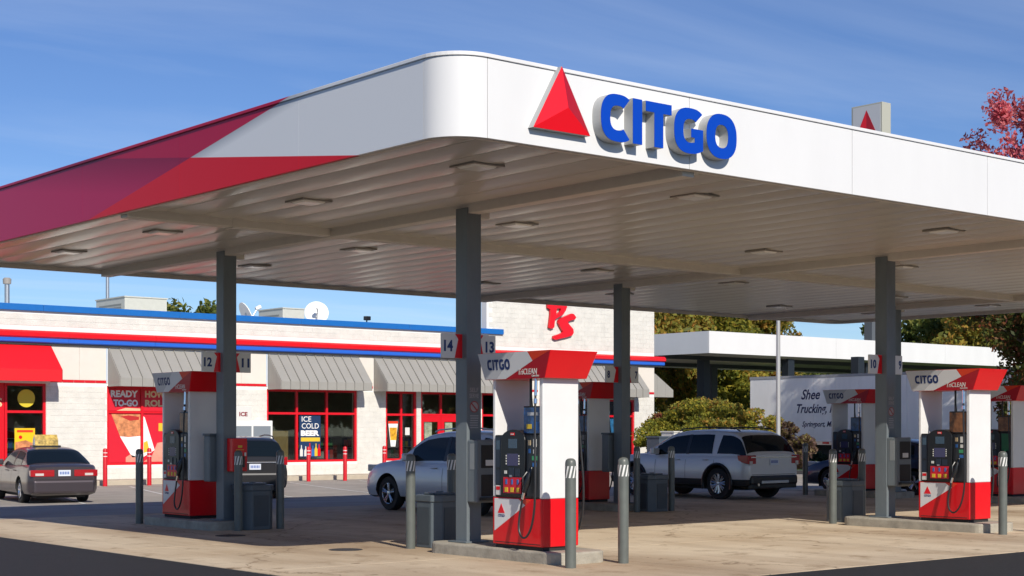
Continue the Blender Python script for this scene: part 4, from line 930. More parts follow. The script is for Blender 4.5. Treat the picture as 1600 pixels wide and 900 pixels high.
def make_car(name, label, paint, P, loc, rz, group=None):
    t = thing(name, label, 'car', loc, rz, group)
    W2, R = P['w']/2, P['tyre']; WB, RO, FO = P['wb'], P['ro'], P['fo']; y0, y1 = -RO, WB+FO; zb = P['clear']
    # lower body
    n = 44; rings = []
    for k in range(n+1):
        f = k/n; y = y0+(y1-y0)*f
        top = smooth_tab(P['top'], y, .08); bot = zb
        e = min((y-y0)/.30, (y1-y)/.55, 1.0); e = max(e, 0); wf = (.865+.135*math.sqrt(1-(1-e)**2))
        w = W2*wf
        if y-y0 < .12: bot = zb+.06*(1-(y-y0)/.12)
        h = top-bot
        ring_ = [(0, bot), (.78*w, bot), (.94*w, bot+.05), (.99*w, bot+.16), (1.0*w, bot+.42*h), (.995*w, bot+.62*h), (.965*w, bot+.84*h), (.94*w, top-.045), (.90*w, top-.01), (.78*w, top+.004), (.4*w, top+.018), (0, top+.022)]
        full = ring_+[(-x, z) for x, z in reversed(ring_[1:-1])]
        rings.append([(x, y, z) for x, z in full])
    m = len(rings[0]); b = MB(); b.add([p for r in rings for p in r], [(i*m+j, (i+1)*m+j, (i+1)*m+(j+1) % m, i*m+(j+1) % m) for i in range(n) for j in range(m)]+[tuple(range(m)), tuple(reversed(range(n*m, (n+1)*m)))])
    body = b.build('body', [paint, DARK], t, smooth=True)
    cb = MB()
    for yy in (0, WB):
        for s in (-1, 1): cb.lathe([(R+.055, s*(W2+.1)), (R+.055, s*(W2*.52))][::s], (0, yy, R+.01), 'x', 32)
    cut = cb.build('cut', [DARK, DARK], None); cut.parent = t
    bmx = bmesh.new(); bmx.from_mesh(body.data); bmesh.ops.recalc_face_normals(bmx, faces=bmx.faces); bmx.to_mesh(body.data); bmx.free()
    bmx = bmesh.new(); bmx.from_mesh(cut.data); bmesh.ops.recalc_face_normals(bmx, faces=bmx.faces); bmx.to_mesh(cut.data); bmx.free()
    md = body.modifiers.new('arches', 'BOOLEAN'); md.object = cut; md.operation = 'DIFFERENCE'; md.solver = 'EXACT'; md.material_mode = 'TRANSFER'
    dg = bpy.context.evaluated_depsgraph_get(); dg.update()
    nm = bpy.data.meshes.new_from_object(body.evaluated_get(dg)); body.modifiers.clear(); body.data = nm
    bpy.data.objects.remove(cut)
    try: nm.set_sharp_from_angle(angle=math.radians(35))
    except Exception: pass
    # cabin
    belt = lambda y: smooth_tab(P['top'], y, .08)-.03
    cy0, cy1 = P['roof'][0][0], P['roof'][-1][0]
    roof = lambda y: lerp_tab(P['roof'], y) if (y-cy0 < .10 or cy1-y < .10) else smooth_tab(P['roof'], y, .10)
    wbl, wrf = W2*P.get('wbelt', .93), W2*P.get('wroof', .74)
    def cab(y, s):
        zl, zr = belt(y)-.02, roof(y); arc = min(.085, max(zr-zl, 0)); hs = max(zr-arc-zl, 0)
        fr = hs/max(P['h']-.085-zl, .05); e = min((y-cy0)/.35, (cy1-y)/.8, 1); e = max(e, 0); tp = .93+.07*math.sqrt(max(0, 1-(1-e)**2))
        wr_ = (wbl+(wrf-wbl)*min(1, fr)**1.25)*tp
        if s < .7: q = s/.7; return Vector(((wbl+(wrf-wbl)*(fr*q)**1.25)*tp, y, zl+hs*q))
        q = (s-.7)/.3; a = q*math.pi/2
        return Vector((wr_*math.cos(a)**.55 if q < 1 else 0, y, zl+hs+arc*math.sin(a)**.9))
    ns = 52; ss = [0, .15, .3, .45, .6, .7, .74, .79, .84, .89, .94, 1.0]; b = MB(); vs = []
    for k in range(ns+1):
        y = cy0+(cy1-cy0)*k/ns; half = [cab(y, s) for s in ss]; vs += half+[Vector((-p.x, p.y, p.z)) for p in reversed(half[:-1])]
    m = 2*len(ss)-1; b.add(vs, [(i*m+j, i*m+j+1, (i+1)*m+j+1, (i+1)*m+j) for i in range(ns) for j in range(m-1)]+[tuple(range(m)), tuple(reversed(range(ns*m, (ns+1)*m)))])
    bmx = bmesh.new()
    cabin = b.build('cabin', paint, t, smooth=True)
    bmx.from_mesh(cabin.data); bmesh.ops.recalc_face_normals(bmx, faces=bmx.faces); bmx.to_mesh(cabin.data); bmx.free()
    def nrm(y, s):
        e = .01; a = cab(y+e, s)-cab(y-e, s); c = cab(y, min(1, s+e))-cab(y, s-e); q = a.cross(c)
        if q.length < 1e-9: return Vector((0, 0, 1))
        q.normalize(); ref = cab(y, s)-Vector((0, y, belt(y)-.3)); return q if q.dot(ref) > 0 else -q
    def patch(nm_, y0_, y1_, s0, s1, side, mm, off=.006, ny=10, nsv=5, mirror=False, slant=0):
        g = []
        for i in range(ny+1):
            row = []
            for j in range(nsv+1):
                s = s0+(s1-s0)*j/nsv; y = y0_+(y1_-y0_)*i/ny+slant*(j/nsv)*(1-2*i/ny if slant else 0)
                if mirror:
                    q = -1+2*j/nsv; s = 1-(1-s0)*abs(q); sd = 1 if q >= 0 else -1
                else: sd = side
                p = cab(y, s)+nrm(y, s)*off; row.append(Vector((sd*p.x, p.y, p.z)))
            g.append(row)
        bb = MB(); w_ = nsv+1; bb.add([p for r in g for p in r], [(i*w_+j, i*w_+j+1, (i+1)*w_+j+1, (i+1)*w_+j) for i in range(ny) for j in range(nsv)])
        return bb.build(nm_, mm, cabin, smooth=True)
    for (a, c, sl) in P['sidewin']:
        for sd in (-1, 1): patch('side_window', a, c, .08, .64, sd, CGLASS, slant=sl)
    for yy in P['pillars']:
        for sd in (-1, 1): patch('door_pillar', yy-.05, yy+.05, .07, .65, sd, BLACK, .009, 2, 5)
    ra, rc = P['rearglass']; fa, fc = P['windscreen']
    patch('rear_window', ra, rc, .735, 1, 1, CGLASS, .007, 8, 14, True); patch('windscreen', fa, fc, .735, 1, 1, CGLASS, .007, 8, 14, True)
    # wheels
    for yy in (0, WB):
        for s in (-1, 1):
            xo = s*(W2-.03)
            tp = [(R*.62, 0), (R*.66, -.012), (R*.93, -.008), (R*.985, -.03), (R, -.06), (R, -.17), (R*.96, -.21), (R*.62, -.215)]
            bb = MB(); bb.lathe([(r_, xo+s*h) for r_, h in tp], (0, yy, R), 'x', 32, caps=False); wh = bb.build('wheel', TYRE, t, smooth=True)
            bb = MB(); bb.lathe([(R*.63, xo-s*.006), (R*.58, xo-s*.02), (R*.56, xo-s*.06)], (0, yy, R), 'x', 32, caps=False)
            for k in range(P.get('spokes', 5)):
                a = 2*math.pi*k/P.get('spokes', 5)+.3
                for da in (-.14, .14):
                    ca, sa = math.cos(a+da), math.sin(a+da); cb_, sb_ = math.cos(a+da*.5), math.sin(a+da*.5)
                    bb.tube([(xo-s*.035, yy+cb_*R*.10, R+sb_*R*.10), (xo-s*.018, yy+ca*R*.60, R+sa*R*.60)], [.026, .020], 6)
            bb.lathe([(.055, xo-s*.05), (.055, xo-s*.015), (.02, xo-s*.01)], (0, yy, R), 'x', 14)
            rm = bb.build('rim', RIM, wh, smooth=True)
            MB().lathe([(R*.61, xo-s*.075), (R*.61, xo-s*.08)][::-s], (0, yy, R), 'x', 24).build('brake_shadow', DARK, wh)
            if P.get('cladarch'):
                bb = MB(); rr = R+.075; pts = [(s*(W2+.004), yy+rr*math.cos(a), R+.01+rr*math.sin(a)) for a in [math.radians(q) for q in range(-18, 199, 12)]]
                bb.tube(pts, .034, 8).build('arch_trim', BLACK, t, smooth=True)
    # details
    for s in (-1, 1):
        for yy in P['handles']:
            z = belt(yy)-.10; MB().tube([(s*(W2*.972), yy-.09, z), (s*(W2*.985+.025), yy-.07, z), (s*(W2*.985+.025), yy+.07, z), (s*(W2*.972), yy+.09, z)], .012, 6).build('door_handle', P.get('handlemat', paint), t, smooth=True)
        for yy in P['seams']:
            bb = MB(); pts = [(zb+.12, .985), (zb+.16+.0, .992), (zb+.45*(belt(yy)-zb), 1.0), (zb+.66*(belt(yy)-zb), .996), (belt(yy)-.10, .972)]
            bb.add([(s*(W2*w_+.0025), yy+d, z) for z, w_ in pts for d in (-.004, .004)], [(2*i, 2*i+1, 2*i+3, 2*i+2) for i in range(len(pts)-1)]).build('door_seam', DARK, t)
        ym = P['mirror']; z = belt(ym)+.10
        bb = MB(); bb.box(s*(W2*.93) if s > 0 else -W2*.93-.24, s*(W2*.93)+.24 if s > 0 else -W2*.93, ym-.06, ym+.06, z-.07, z+.09); bb.build('door_mirror', paint if not P.get('darkmirror') else BLACK, t, bevel=.03)
        lx0, lx1, ly, z0, z1 = P['tail']
        tl = MB().prism([(0, z0+(z1-z0)*.25), (ly*.9, z0+(z1-z0)*.45), (ly, z1), (0, z1), ] if P.get('tailwrap') else [(0, z0), (ly*.6, z0+.02), (ly, z1-.02), (0, z1)], (s*lx0*W2, y0-.012, 0), Y, Z, (s*(lx1-lx0)*W2, 0, 0)).build('tail_light', TAIL, t, bevel=.012)
        MB().prism([(0, z0+(z1-z0)*.15), (.02, z0+(z1-z0)*.15), (.02, z0+(z1-z0)*.5), (0, z0+(z1-z0)*.5)], (s*(lx0+.45*(lx1-lx0))*W2, y0-.020, 0), Y, Z, (s*(lx1-lx0)*.35*W2, 0, 0)).build('tail_lens', TAILW if P.get('paleLens') else TAIL, tl)
        hz = P['headz']; MB().prism([(0, 0), (-.42, .06), (-.42, .14), (0, .15)], (s*.52*W2, y1-.035, hz), Y, Z, (s*.36*W2, 0, 0)).build('head_light', HEADL, t, bevel=.02)
        if P.get('rails'):
            ra_, rb_ = P['rails']; pts = [(s*(wrf-.07), ra_+(rb_-ra_)*q, roof(ra_+(rb_-ra_)*q)+(.02 if q in (0, 1) else .045)) for q in (0, .06, .3, .6, .94, 1)]
            MB().tube(pts, .017, 6).build('roof_rail', P.get('railmat', BLACK), cabin, smooth=True)
    pz = P['platez']; pl = box('number_plate', PLATE, t, -.155, .155, y0-.022, y0-.006, pz, pz+.155, bevel=.004)
    for k in range(6): box('plate_character', PLATEB, pl, -.12+k*.042, -.095+k*.042, y0-.0245, y0-.021, pz+.045, pz+.115)
    if P.get('rearbar'): box('tailgate_trim', CHROME, t, -.42*P['w'], .42*P['w'] , y0-.018, y0-.004, pz+.175, pz+.205, bevel=.004)
    box('rear_bumper', P.get('bumpmat', paint), t, -W2*.87, W2*.87, y0-.045, y0+.14, zb+.06, P['bump'], bevel=.06)
    MB().box(-W2*.80, W2*.80, y0-.004, y0+.02, P['bump']+.012, P['bump']+.022).build('bumper_seam', DARK, t)
    if P.get('insert'): box('bumper_insert', SILVER, t, -W2*.5, W2*.5, y0-.058, y0, zb+.10, zb+.17, bevel=.01); MB().tube([(-W2*.62, y0-.06, zb+.08), (-W2*.62, y0+.3, zb+.08)], .035, 10).build('exhaust', CHROME, t)
    if P.get('lowdark'): box('bumper_skirt', BLACK, t, -W2*.84, W2*.84, y0-.02, y0+.10, zb-.02, zb+.12, bevel=.02)
    box('underbody', DARK, t, -W2*.7, W2*.7, y0+.35, y1-.4, zb-.06, zb+.05)
    return t
SED = dict(w=1.78, h=1.44, wb=2.72, ro=1.08, fo=.95, tyre=.315, clear=.20, top=[(-1.08, .90), (-.95, .98), (-.35, 1.0), (.6, .96), (1.9, .94), (2.35, .93), (3.0, .84), (3.5, .70), (3.67, .60)],
           roof=[(-.72, .97), (.05, 1.38), (.55, 1.44), (1.25, 1.43), (1.6, 1.38), (2.5, .93)], wbelt=.92, wroof=.70, rearglass=(-.60, .02), windscreen=(1.66, 2.38), sidewin=[(.02, 1.85, .08)], pillars=[.86],
           handles=[.55, 1.35], seams=[.05, .84, 1.95], mirror=1.95, tail=(.28, .95, .22, .69, .86), headz=.62, platez=.70, bump=.60, paleLens=True)
SUV = dict(w=1.84, h=1.68, wb=2.86, ro=1.0, fo=.90, tyre=.36, clear=.26, top=[(-1.0, 1.02), (-.5, 1.06), (.6, 1.05), (2.3, 1.04), (2.7, 1.06), (3.3, .98), (3.65, .82), (3.76, .70)],
           roof=[(-.97, 1.05), (-.62, 1.55), (-.30, 1.66), (.6, 1.68), (1.3, 1.66), (1.75, 1.60), (2.65, 1.06)], wbelt=.93, wroof=.72, rearglass=(-.90, -.56), windscreen=(1.82, 2.55), sidewin=[(-.55, -.05, .10), (.05, 2.12, .05)], pillars=[.94],
           handles=[.28, 1.25], seams=[.0, .96, 2.08], mirror=2.05, tail=(.70, .95, .26, .92, 1.14), headz=.80, platez=.80, bump=.72, rails=(-.5, 1.6), cladarch=False, spokes=5, lowdark=True, rearbar=True)
EXP = dict(SUV); EXP.update(w=1.96, h=1.71, wb=2.86, ro=.95, fo=1.0, tyre=.39, clear=.30, top=[(-.95, 1.08), (-.5, 1.10), (.6, 1.09), (2.3, 1.07), (2.75, 1.09), (3.4, 1.02), (3.74, .88), (3.86, .76)],
           roof=[(-.92, 1.08), (-.66, 1.54), (-.36, 1.67), (.5, 1.71), (1.2, 1.69), (1.65, 1.63), (2.65, 1.08)], rearglass=(-.87, -.60), windscreen=(1.74, 2.55), sidewin=[(-.885, .06, .06), (.22, 2.15, .05)], pillars=[1.04],
           handles=[.40, 1.35], seams=[.12, 1.06, 2.1], tail=(.66, .965, .34, .80, 1.08), tailwrap=True, paleLens=True, platez=.84, headz=.84, bump=.60, insert=True, tailbar=True, rails=(-.45, 1.55), cladarch=True, spokes=9, bumpmat=BLACK)
PSIL = car_paint('paint_silver_blue', (.58, .60, .66), (.02, .02, .022), .30, .3); PEXP = car_paint('paint_silver', (.66, .66, .66), (.018, .018, .02), .50, .2)
PGRY = car_paint('paint_mauve_grey', (.075, .060, .068), (.02, .02, .022), .10); PDRK = car_paint('paint_charcoal', (.016, .016, .018), (.012, .012, .013), .36, .25); PNAV = car_paint('paint_navy', (.018, .024, .055), (.02, .02, .022), .2)
make_car('parked_sedan', 'mauve grey four-door sedan with a delivery sign on its roof parked before the shop', PGRY, SED, (16.56, 38.46, -.20), math.radians(-9))
make_car('silver_car', 'pale silver crossover with dark glass waiting behind the front column and bin', PSIL, dict(SUV, railmat=PSIL), (19.60, 23.64, -.005), 0)
make_car('silver_suv', 'large silver sport utility vehicle with black wheel arches seen from behind', PEXP, EXP, (28.66, 25.50, -.01), 0)
make_car('charcoal_car', 'charcoal crossover parked nose-in to the shop behind the shaded bin', PDRK, SUV, (21.45, 36.95, -.19), math.radians(-20))
make_car('navy_car', 'dark navy car nosing out behind the shaded dispenser before the trailer', PNAV, dict(SED, headz=.66), (34.20, 23.9, -.005), 0)
# delivery sign on the sedan's roof
hd = math.radians(-9); c, s = math.cos(hd), math.sin(hd)
t = thing('delivery_roof_sign', 'colourful tent-shaped delivery sign on the roof of the grey sedan', 'roof sign', (16.56-s*.70-.03*c, 38.46+c*.70, -.20+1.452), hd)
MB().prism([(-.15, 0), (.15, 0), (.13, .16), (0, .30), (-.13, .16)], (-.30, 0, 0), Y, Z, (.60, 0, 0)).build('tent', mat('sign_multicolour', (.55, .38, .10), .4, var=.8, scale=9), t, bevel=.012)
for sx in (-.301, .301): MB().prism([(-.11, .02), (.11, .02), (.10, .15), (0, .24), (-.10, .15)], (sx, 0, 0), Y, Z, (-.004 if sx < 0 else .004, 0, 0)).build('end_print', STICK, t)
box('base', BLACK, t, -.36, .36, -.18, .18, -.04, .012, bevel=.01)

# ------------------------------------------------------------------ truck canopy, trailer, poles, price sign
c2 = thing('truck_canopy', 'lower white canopy with dark columns standing beyond the shop', 'canopy', (62, 56, -.2))
x0, y0 = pix(1108, 75); x1, y1 = x0+34, y0+14; z0, z1 = 5.38, 6.45
for k in range(7):
    a, c = x0+k*(x1-x0)/7, x0+(k+1)*(x1-x0)/7
    for yy in ((y0, y0+.06), (y1-.06, y1)): MB().box(a+.005, c-.005, yy[0], yy[1], z0, z1).build('fascia_panel', WHITE, c2, world=True)
for k in range(3):
    a, c = y0+.06+k*(y1-y0-.12)/3, y0+.06+(k+1)*(y1-y0-.12)/3
    for xx in ((x0, x0+.06), (x1-.06, x1)): MB().box(xx[0], xx[1], a+.005, c-.005, z0, z1).build('fascia_panel', WHITE, c2, world=True)
MB().box(x0+.07, x1-.07, y0+.07, y1-.07, z1-.2, z1-.1).build('roof', ROOFM, c2, world=True)
for k in range(20):
    a = x0+.07+k*(x1-x0-.14)/20; MB().box(a+.01, a+(x1-x0-.14)/20-.01, y0+.07, y1-.07, z0+.06, z0+.12).build('deck_panel', DECK, c2, world=True)
for yy in (y0+3.4, y0+10): MB().box(x0+.1, x1-.1, yy-.15, yy+.15, z0-.14, z0+.06).build('beam', mat('dark_steel', (.012, .017, .024), .5), c2, world=True)
for xx, yy in [pix(1099, 80), pix(1112, 87), pix(1231, 79.5), pix(1340, 77), pix(1352, 84), ]:
    MB().box(xx-.24, xx+.24, yy-.24, yy+.24, -.3, z0-.1).build('column', MATS['dark_steel'], c2, world=True, bevel=.02)
tr = thing('box_trailer', 'long white box trailer with navy script lettering parked by the verge', 'trailer', (56.3, 41, -.2))
TW = mat('trailer_white', (.82, .81, .80), .4, var=.10, scale=1.1, stretch=(1, 1, .25))
ty0, ty1 = 33.5, 48.55
for k in range(12):
    a, c = ty0+k*(ty1-ty0)/12, ty0+(k+1)*(ty1-ty0)/12
    MB().box(55.0, 55.05, a+.004, c-.004, 1.15, 4.0).build('side_panel', TW, tr, world=True)
MB().box(55.06, 57.55, ty0, ty1, 1.15, 4.0).build('box_body', TW, tr, world=True)
MB().box(54.98, 57.6, ty0-.02, ty1+.02, 4.0, 4.12).build('top_rail', mat('rail_grey', (.30, .31, .33), .4), tr, world=True)
MB().box(54.97, 55.06, ty0-.01, ty1+.01, .98, 1.15).build('bottom_rail', SILVER, tr, world=True)
for k in range(11): MB().box(54.955, 54.972, ty1-.6-k*1.35, ty1-.25-k*1.35, 1.03, 1.11).build('marker', RED if k % 1 == 0 else STICK, tr, world=True)
MB().box(54.95, 54.97, ty1-2.4, ty1-2.15, .82, .95).build('amber_lamp', YEL, tr, world=True)
for yy in (ty1-1.4, ty1-2.7, ty0+1.2, ty0+2.5):
    for xx in (55.15, 57.15): MB().lathe([(.25, xx-.0), (.50, xx), (.52, xx+.05), (.52, xx+.25), (.50, xx+.3), (.25, xx+.3)], (0, yy, .32), 'x', 24).build('wheel', TYRE, tr, smooth=True, world=True)
MB().box(55.3, 57.2, ty1-4, ty1-.3, .35, .97).build('bogie', DARK, tr, world=True); MB().box(55.3, 57.2, ty0+.3, ty0+4, .35, .97).build('bogie', DARK, tr, world=True)
for yy in (ty0+5, ty1-6): MB().box(55.2, 55.35, yy-.08, yy+.08, -.2, .98).build('landing_leg', DARK, tr, world=True)
MB().box(55.1, 55.16, ty0+5, ty1-5, .30, .95).build('side_skirt', mat('skirt_dark', (.03, .03, .032), .6), tr, world=True)
TN = mat('truck_lettering', (.012, .018, .08), .5)
for sx, zz, w, h, st, yy in [('Shee', 3.02, 1.08, .46, .35, 45.5), ('Trucking, Inc.', 2.28, 2.5, .54, .35, 45.75), ('Springport, MI', 1.72, 1.75, .32, .35, 45.45)]:
    text('lettering', sx, TN, tr, (54.998, yy, zz), -Y, Z, w, h, .004, .02, st, world=True)
px_, py_2 = pix(1216, 58); t = thing('lamp_pole', 'slender silver pole standing in front of the trailer', 'pole', (px_, py_2, -.2)); MB().lathe([(.085, 0), (.08, 4), (.06, 9)], seg=14).build('shaft', mat('galvanised', (.42, .42, .42), .45, metal=.3), t, smooth=True); MB().lathe([(.22, 0), (.22, .06), (.14, .10), (.12, .35)], seg=14).build('base', KERB, t)
# tall price sign
sx, sy = pix(1361, 92); t = thing('pole_sign', 'tall pole sign with red triangle showing above the canopy', 'sign', (sx, sy, -.2))
MB().box(-.28, .28, -.28, .28, 0, 17.6).build('pole', mat('sign_pole', (.09, .10, .11), .5), t)
zt = 1.7+508*92/2417; cb2 = MB().box(-.42, .42, -1.12, 1.12, zt-3.4, zt+.1).build('cabinet', mat('cabinet_beige', (.40, .40, .34), .5), t, bevel=.03)
for s in (-1, 1):
    MB().box(*sorted((s*.42, s*.432)), -1.0, 1.0, zt-3.3, zt).build('panel', PGREY, cb2)
    u = -Y if s < 0 else Y; o = Vector((s*.433, -u.y*.75, zt-1.75)); decal('triangle', SIGNRED, cb2, [(0, 0), (.75, .0), (.75, 1.5)], o, u, Z, .01); decal('triangle', mat('sign_red_deep', (0.40, 0.004, 0.012), .3), cb2, [(.75, 0), (1.5, 0), (.75, 1.5)], o, u, Z, .01)
# distant waste containers beside the shop
for i, (px, z, w, h, col, lab) in enumerate([(1036, 60, 1.1, 1.55, (.05, .07, .10), 'dark blue cabinet beside the end wall of the shop'), (1050, 61, .5, 1.75, (.6, .6, .58), 'small white box beside the end wall of the shop')]):
    p = pix(px, z); t = thing('utility_cabinet', lab, 'cabinet', (p[0], p[1], -.2)); m_ = mat('cabinet_paint_%d' % i, col, .5)
    box('body', m_, t, -w/2, w/2, -.35, .35, .08, h, bevel=.02); box('plinth', KERB, t, -w/2-.04, w/2+.04, -.4, .4, 0, .08); box('lid', m_, t, -w/2-.03, w/2+.03, -.38, .38, h, h+.06, bevel=.01)

# ------------------------------------------------------------------ vegetation
def leaf_mat(name, cols, trans=.45):
    m = bpy.data.materials.new(name); m.use_nodes = True; n = m.node_tree.nodes; l = m.node_tree.links; b = n['Principled BSDF']; b.inputs['Roughness'].default_value = .6; b.inputs['Specular IOR Level'].default_value = .3
    g = n.new('ShaderNodeNewGeometry'); r = n.new('ShaderNodeValToRGB'); r.color_ramp.interpolation = 'LINEAR'
    e = r.color_ramp.elements; e[0].color = (*cols[0], 1); e[1].color = (*cols[-1], 1)
    for i, c in enumerate(cols[1:-1]): q = e.new((i+1)/(len(cols)-1)); q.color = (*c, 1)
    l.new(g.outputs['Random Per Island'], r.inputs[0])
    # broad tint over whole boughs
    ns = n.new('ShaderNodeTexNoise'); ns.inputs['Scale'].default_value = .45; ns.inputs['Detail'].default_value = 2; l.new(g.outputs['Position'], ns.inputs['Vector'])
    mr = n.new('ShaderNodeMapRange'); mr.inputs[1].default_value = .3; mr.inputs[2].default_value = .7; mr.inputs[3].default_value = .65; mr.inputs[4].default_value = 1.25; l.new(ns.outputs[0], mr.inputs[0])
    mu = n.new('ShaderNodeMix'); mu.data_type = 'RGBA'; mu.blend_type = 'MULTIPLY'; mu.inputs['Factor'].default_value = 1; l.new(r.outputs[0], mu.inputs['A']); l.new(mr.outputs[0], mu.inputs['B'])
    l.new(mu.outputs['Result'], b.inputs['Base Color'])
    tb = n.new('ShaderNodeBsdfTranslucent'); l.new(mu.outputs['Result'], tb.inputs[0]); ms = n.new('ShaderNodeMixShader'); ms.inputs[0].default_value = trans
    l.new(b.outputs[0], ms.inputs[1]); l.new(tb.outputs[0], ms.inputs[2]); l.new(ms.outputs[0], n['Material Output'].inputs[0])
    return m
BARK = mat('bark', (.09, .07, .05), .9, var=.3, scale=6, bump=.6, bscale=20)
def leaves(rng, cents, rads, per, size):
    """many small bent leaf faces scattered in clumps"""
    P = []
    for c, r in zip(cents, rads):
        d = rng.normal(size=(per, 3)); d /= np.linalg.norm(d, axis=1)[:, None]; q = rng.random(per)**.45
        P.append(np.array(c)+d*q[:, None]*np.array(r))
    P = np.concatenate(P); n = len(P)
    a = rng.normal(size=(n, 3)); a /= np.linalg.norm(a, axis=1)[:, None]; h = rng.normal(size=(n, 3)); bb = np.cross(a, h); bb /= np.linalg.norm(bb, axis=1)[:, None]
    s = size*(.6+.8*rng.random(n))[:, None]; nn = np.cross(a, bb)
    V = np.stack([P-a*s, P+bb*s*.5+nn*s*.15, P+a*s, P-bb*s*.5+nn*s*.15], 1).reshape(-1, 3)
    me = bpy.data.meshes.new('leaves'); me.vertices.add(4*n); me.vertices.foreach_set('co', V.ravel()); me.loops.add(4*n); me.loops.foreach_set('vertex_index', np.arange(4*n, dtype=np.int32))
    me.polygons.add(n); me.polygons.foreach_set('loop_start', np.arange(0, 4*n, 4, dtype=np.int32)); me.update(calc_edges=True); return me
def make_tree(name, label, loc, H, cz, rx, rz, nclump, per, size, lm, seed, group=None, tr=.18, cat='tree', top=None, clr=.34):
    rng = np.random.default_rng(seed); t = thing(name, label, cat, loc, 0, group); cents = []; rads = []
    while len(cents) < nclump:
        d = rng.normal(size=3); d /= np.linalg.norm(d); q = rng.random()**.5
        p = np.array([d[0]*rx*q, d[1]*rx*q, cz+d[2]*rz*q])
        if p[2] < .4: continue
        cents.append(p); k = clr*(.55+.8*rng.random()); rads.append((rx*k, rx*k, rz*k*.75))
    me = leaves(rng, cents, rads, per, size); me.materials.append(lm); o = bpy.data.objects.new('crown', me); COL.objects.link(o); o.parent = t
    if top is not None:
        lmt, zt_ = top; me.materials.append(lmt); zc_ = np.zeros(len(me.vertices)*3); me.vertices.foreach_get('co', zc_); zc_ = zc_.reshape(-1, 4, 3)[:, 0, :]; sel = (zc_[:, 2]+rng.normal(size=len(zc_))*1.0 > zt_).astype(np.int32); me.polygons.foreach_set('material_index', sel)
    b = MB(); b.tube([(0, 0, -.3), (.05, .03, cz*.4), (-.05, .05, cz*.8), (0, 0, cz+rz*.5)], [tr*1.25, tr, tr*.75, tr*.25], 10)
    for c in cents[:max(6, nclump//2)]:
        z0_ = max(.3, min(c[2]-.3*rx, cz+rz*.2)); mid = np.array([c[0]*.45, c[1]*.45, z0_+(c[2]-z0_)*.45])
        b.tube([(0, 0, z0_*.85), tuple(mid), tuple(c)], [tr*.42, tr*.26, tr*.08], 5)
    b.build('trunk', BARK, t, smooth=True); return t
LF_AUT = leaf_mat('leaf_autumn', [(.13, .15, .03), (.24, .25, .05), (.32, .29, .05), (.45, .34, .06), (.50, .22, .05)])
LF_GRN = leaf_mat('leaf_green', [(.07, .105, .025), (.13, .17, .035), (.17, .20, .045), (.25, .23, .05)])
LF_YEL = leaf_mat('leaf_yellow_green', [(.11, .14, .025), (.22, .24, .035), (.30, .28, .035), (.50, .40, .05)])
LF_RED = leaf_mat('leaf_red', [(.42, .06, .09), (.66, .14, .17), (.78, .30, .30), (.55, .08, .12)])
LF_BRN = leaf_mat('leaf_brown', [(.09, .055, .05), (.15, .09, .075), (.20, .14, .08), (.28, .24, .05)])
LF_MIX = leaf_mat('leaf_green_red', [(.05, .07, .015), (.09, .12, .025), (.15, .10, .03), (.24, .06, .03)])
TG = 'autumn trees beyond the truck canopy'
for i, (px, z, H, rx, lm, lab) in enumerate([(1045, 96, 13.5, 3.6, LF_AUT, 'autumn tree with orange patches just beyond the shop tower'), (1105, 104, 14.5, 4.3, LF_YEL, 'tall yellow green tree behind the corner of the truck canopy'), (1165, 110, 13.5, 4.0, LF_AUT, 'autumn tree thinning out beside the slender silver pole'),
        (1010, 108, 14, 4.2, LF_AUT, 'autumn tree half hidden by the shop tower'), (1440, 112, 11.5, 4.6, LF_GRN, 'dark green tree behind the truck canopy beside column nine'), (1500, 106, 11.5, 4.4, LF_AUT, 'autumn tinted tree behind the truck canopy near the red maple'), (1580, 110, 12, 4.6, LF_GRN, 'dark green tree behind the red maple'), (1240, 128, 6.9, 4.0, LF_YEL, 'low yellow green tree seen beneath the truck canopy left of the pole sign'), (1310, 125, 6.8, 4.2, LF_GRN, 'low green tree seen beneath the truck canopy before the pole sign'), (1375, 122, 7.4, 4.0, LF_GRN, 'low green tree behind the pole sign')]):
    p = pix(px, z); H0 = 1.4 if H > 8 else .5; rz_ = (H-H0)/2
    make_tree('roadside_tree', lab, (p[0], p[1], -.2), H, H0+rz_, rx, rz_, 40, 560, .19, lm, 20+i, TG, clr=.27)
p = pix(308, 96); make_tree('roadside_tree', 'green tree top showing above the shop roof behind the air conditioner', (p[0], p[1], -.2), 11, 6.6, 2.4, 3.6, 26, 300, .22, LF_GRN, 41, 'trees behind the shop')
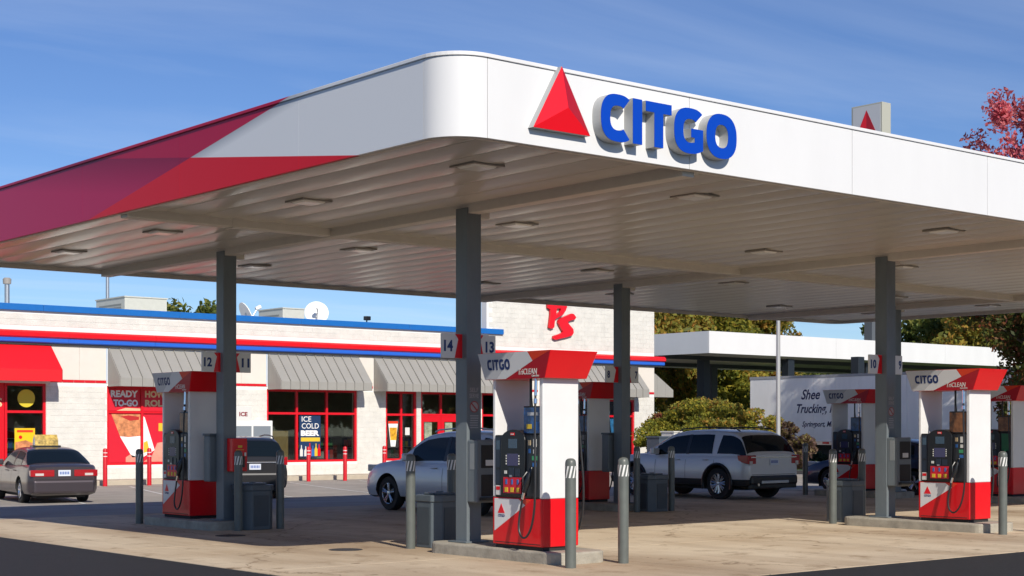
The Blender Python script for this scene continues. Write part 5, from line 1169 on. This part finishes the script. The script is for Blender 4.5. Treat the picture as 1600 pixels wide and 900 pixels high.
p = pix(1632, 56); make_tree('maple_tree', 'maple with red top rising over the canopy and green lower boughs', (p[0], p[1], -.2), 14, 8.3, 3.6, 6.4, 170, 380, .095, LF_MIX, 52, None, .2, 'tree', (LF_RED, 8.6), .17)
SG = 'overgrown shrubs behind the silver sport utility vehicle'
for i, (px, z, rx, cz, rz, lm, per, lab) in enumerate([(1052, 63, 1.5, 1.5, 1.7, LF_YEL, 480, 'leafy green shrub beside the end wall of the shop'), (1108, 62, 1.7, 1.6, 1.9, LF_YEL, 520, 'broad yellow green shrub below the dark canopy columns'), (1165, 61, 1.7, 1.6, 1.8, LF_AUT, 420, 'yellow green shrub left of the slender silver pole'), (1215, 60.5, 1.25, 1.3, 1.4, LF_BRN, 330, 'browning twiggy shrub around the slender silver pole'), (1085, 66, 1.6, 1.8, 2.0, LF_AUT, 420, 'autumn coloured shrub behind the broad green one')]):
    p = pix(px, z); make_tree('shrub', lab, (p[0], p[1], -.2), 3.3, cz*.9, rx*1.12, rz*.78, 40, per, .07, lm, 70+i, SG, .05, 'shrub', clr=.25)
p = pix(1036, 66); make_tree('shrub', 'small red leaved shrub beneath the end wall awning', (p[0], p[1], -.2), 3, 2.2, .8, .6, 12, 200, .07, leaf_mat('leaf_rust', [(.16, .05, .03), (.28, .07, .05), (.14, .12, .03)]), 90, None, .05, 'shrub')
for i, px in enumerate([1236, 1252, 1268, 1284]):
    p = pix(px, 68.5); make_tree('verge_plant', 'low grey green plant on the verge before the trailer', (p[0], p[1], -.08), .9, .42, .36, .42, 8, 160, .06, leaf_mat('leaf_grey_green', [(.05, .09, .05), (.09, .14, .08), (.14, .18, .12)]) if i == 0 else bpy.data.materials['leaf_grey_green'], 95+i, 'plants on the verge', .02, 'plant')
# trees across the road behind the camera: they stand in the shop's and the cars' glass

t0 = None
for i, (x, y, lab) in enumerate([(50+i*9.5, -34-4*(i % 3), 'leafy tree across the road, mirrored in the shop glass') for i in range(8)]):
    if t0 is None: t0 = o = make_tree('street_tree', lab, (x, y, 0), 12, 6.5, 5.2, 5.4, 40, 380, .3, LF_GRN, 130, 'trees across the road')
    else: o = copy_tree(t0); o.location = (x, y, 0); o.rotation_euler = (0, 0, i*1.3)
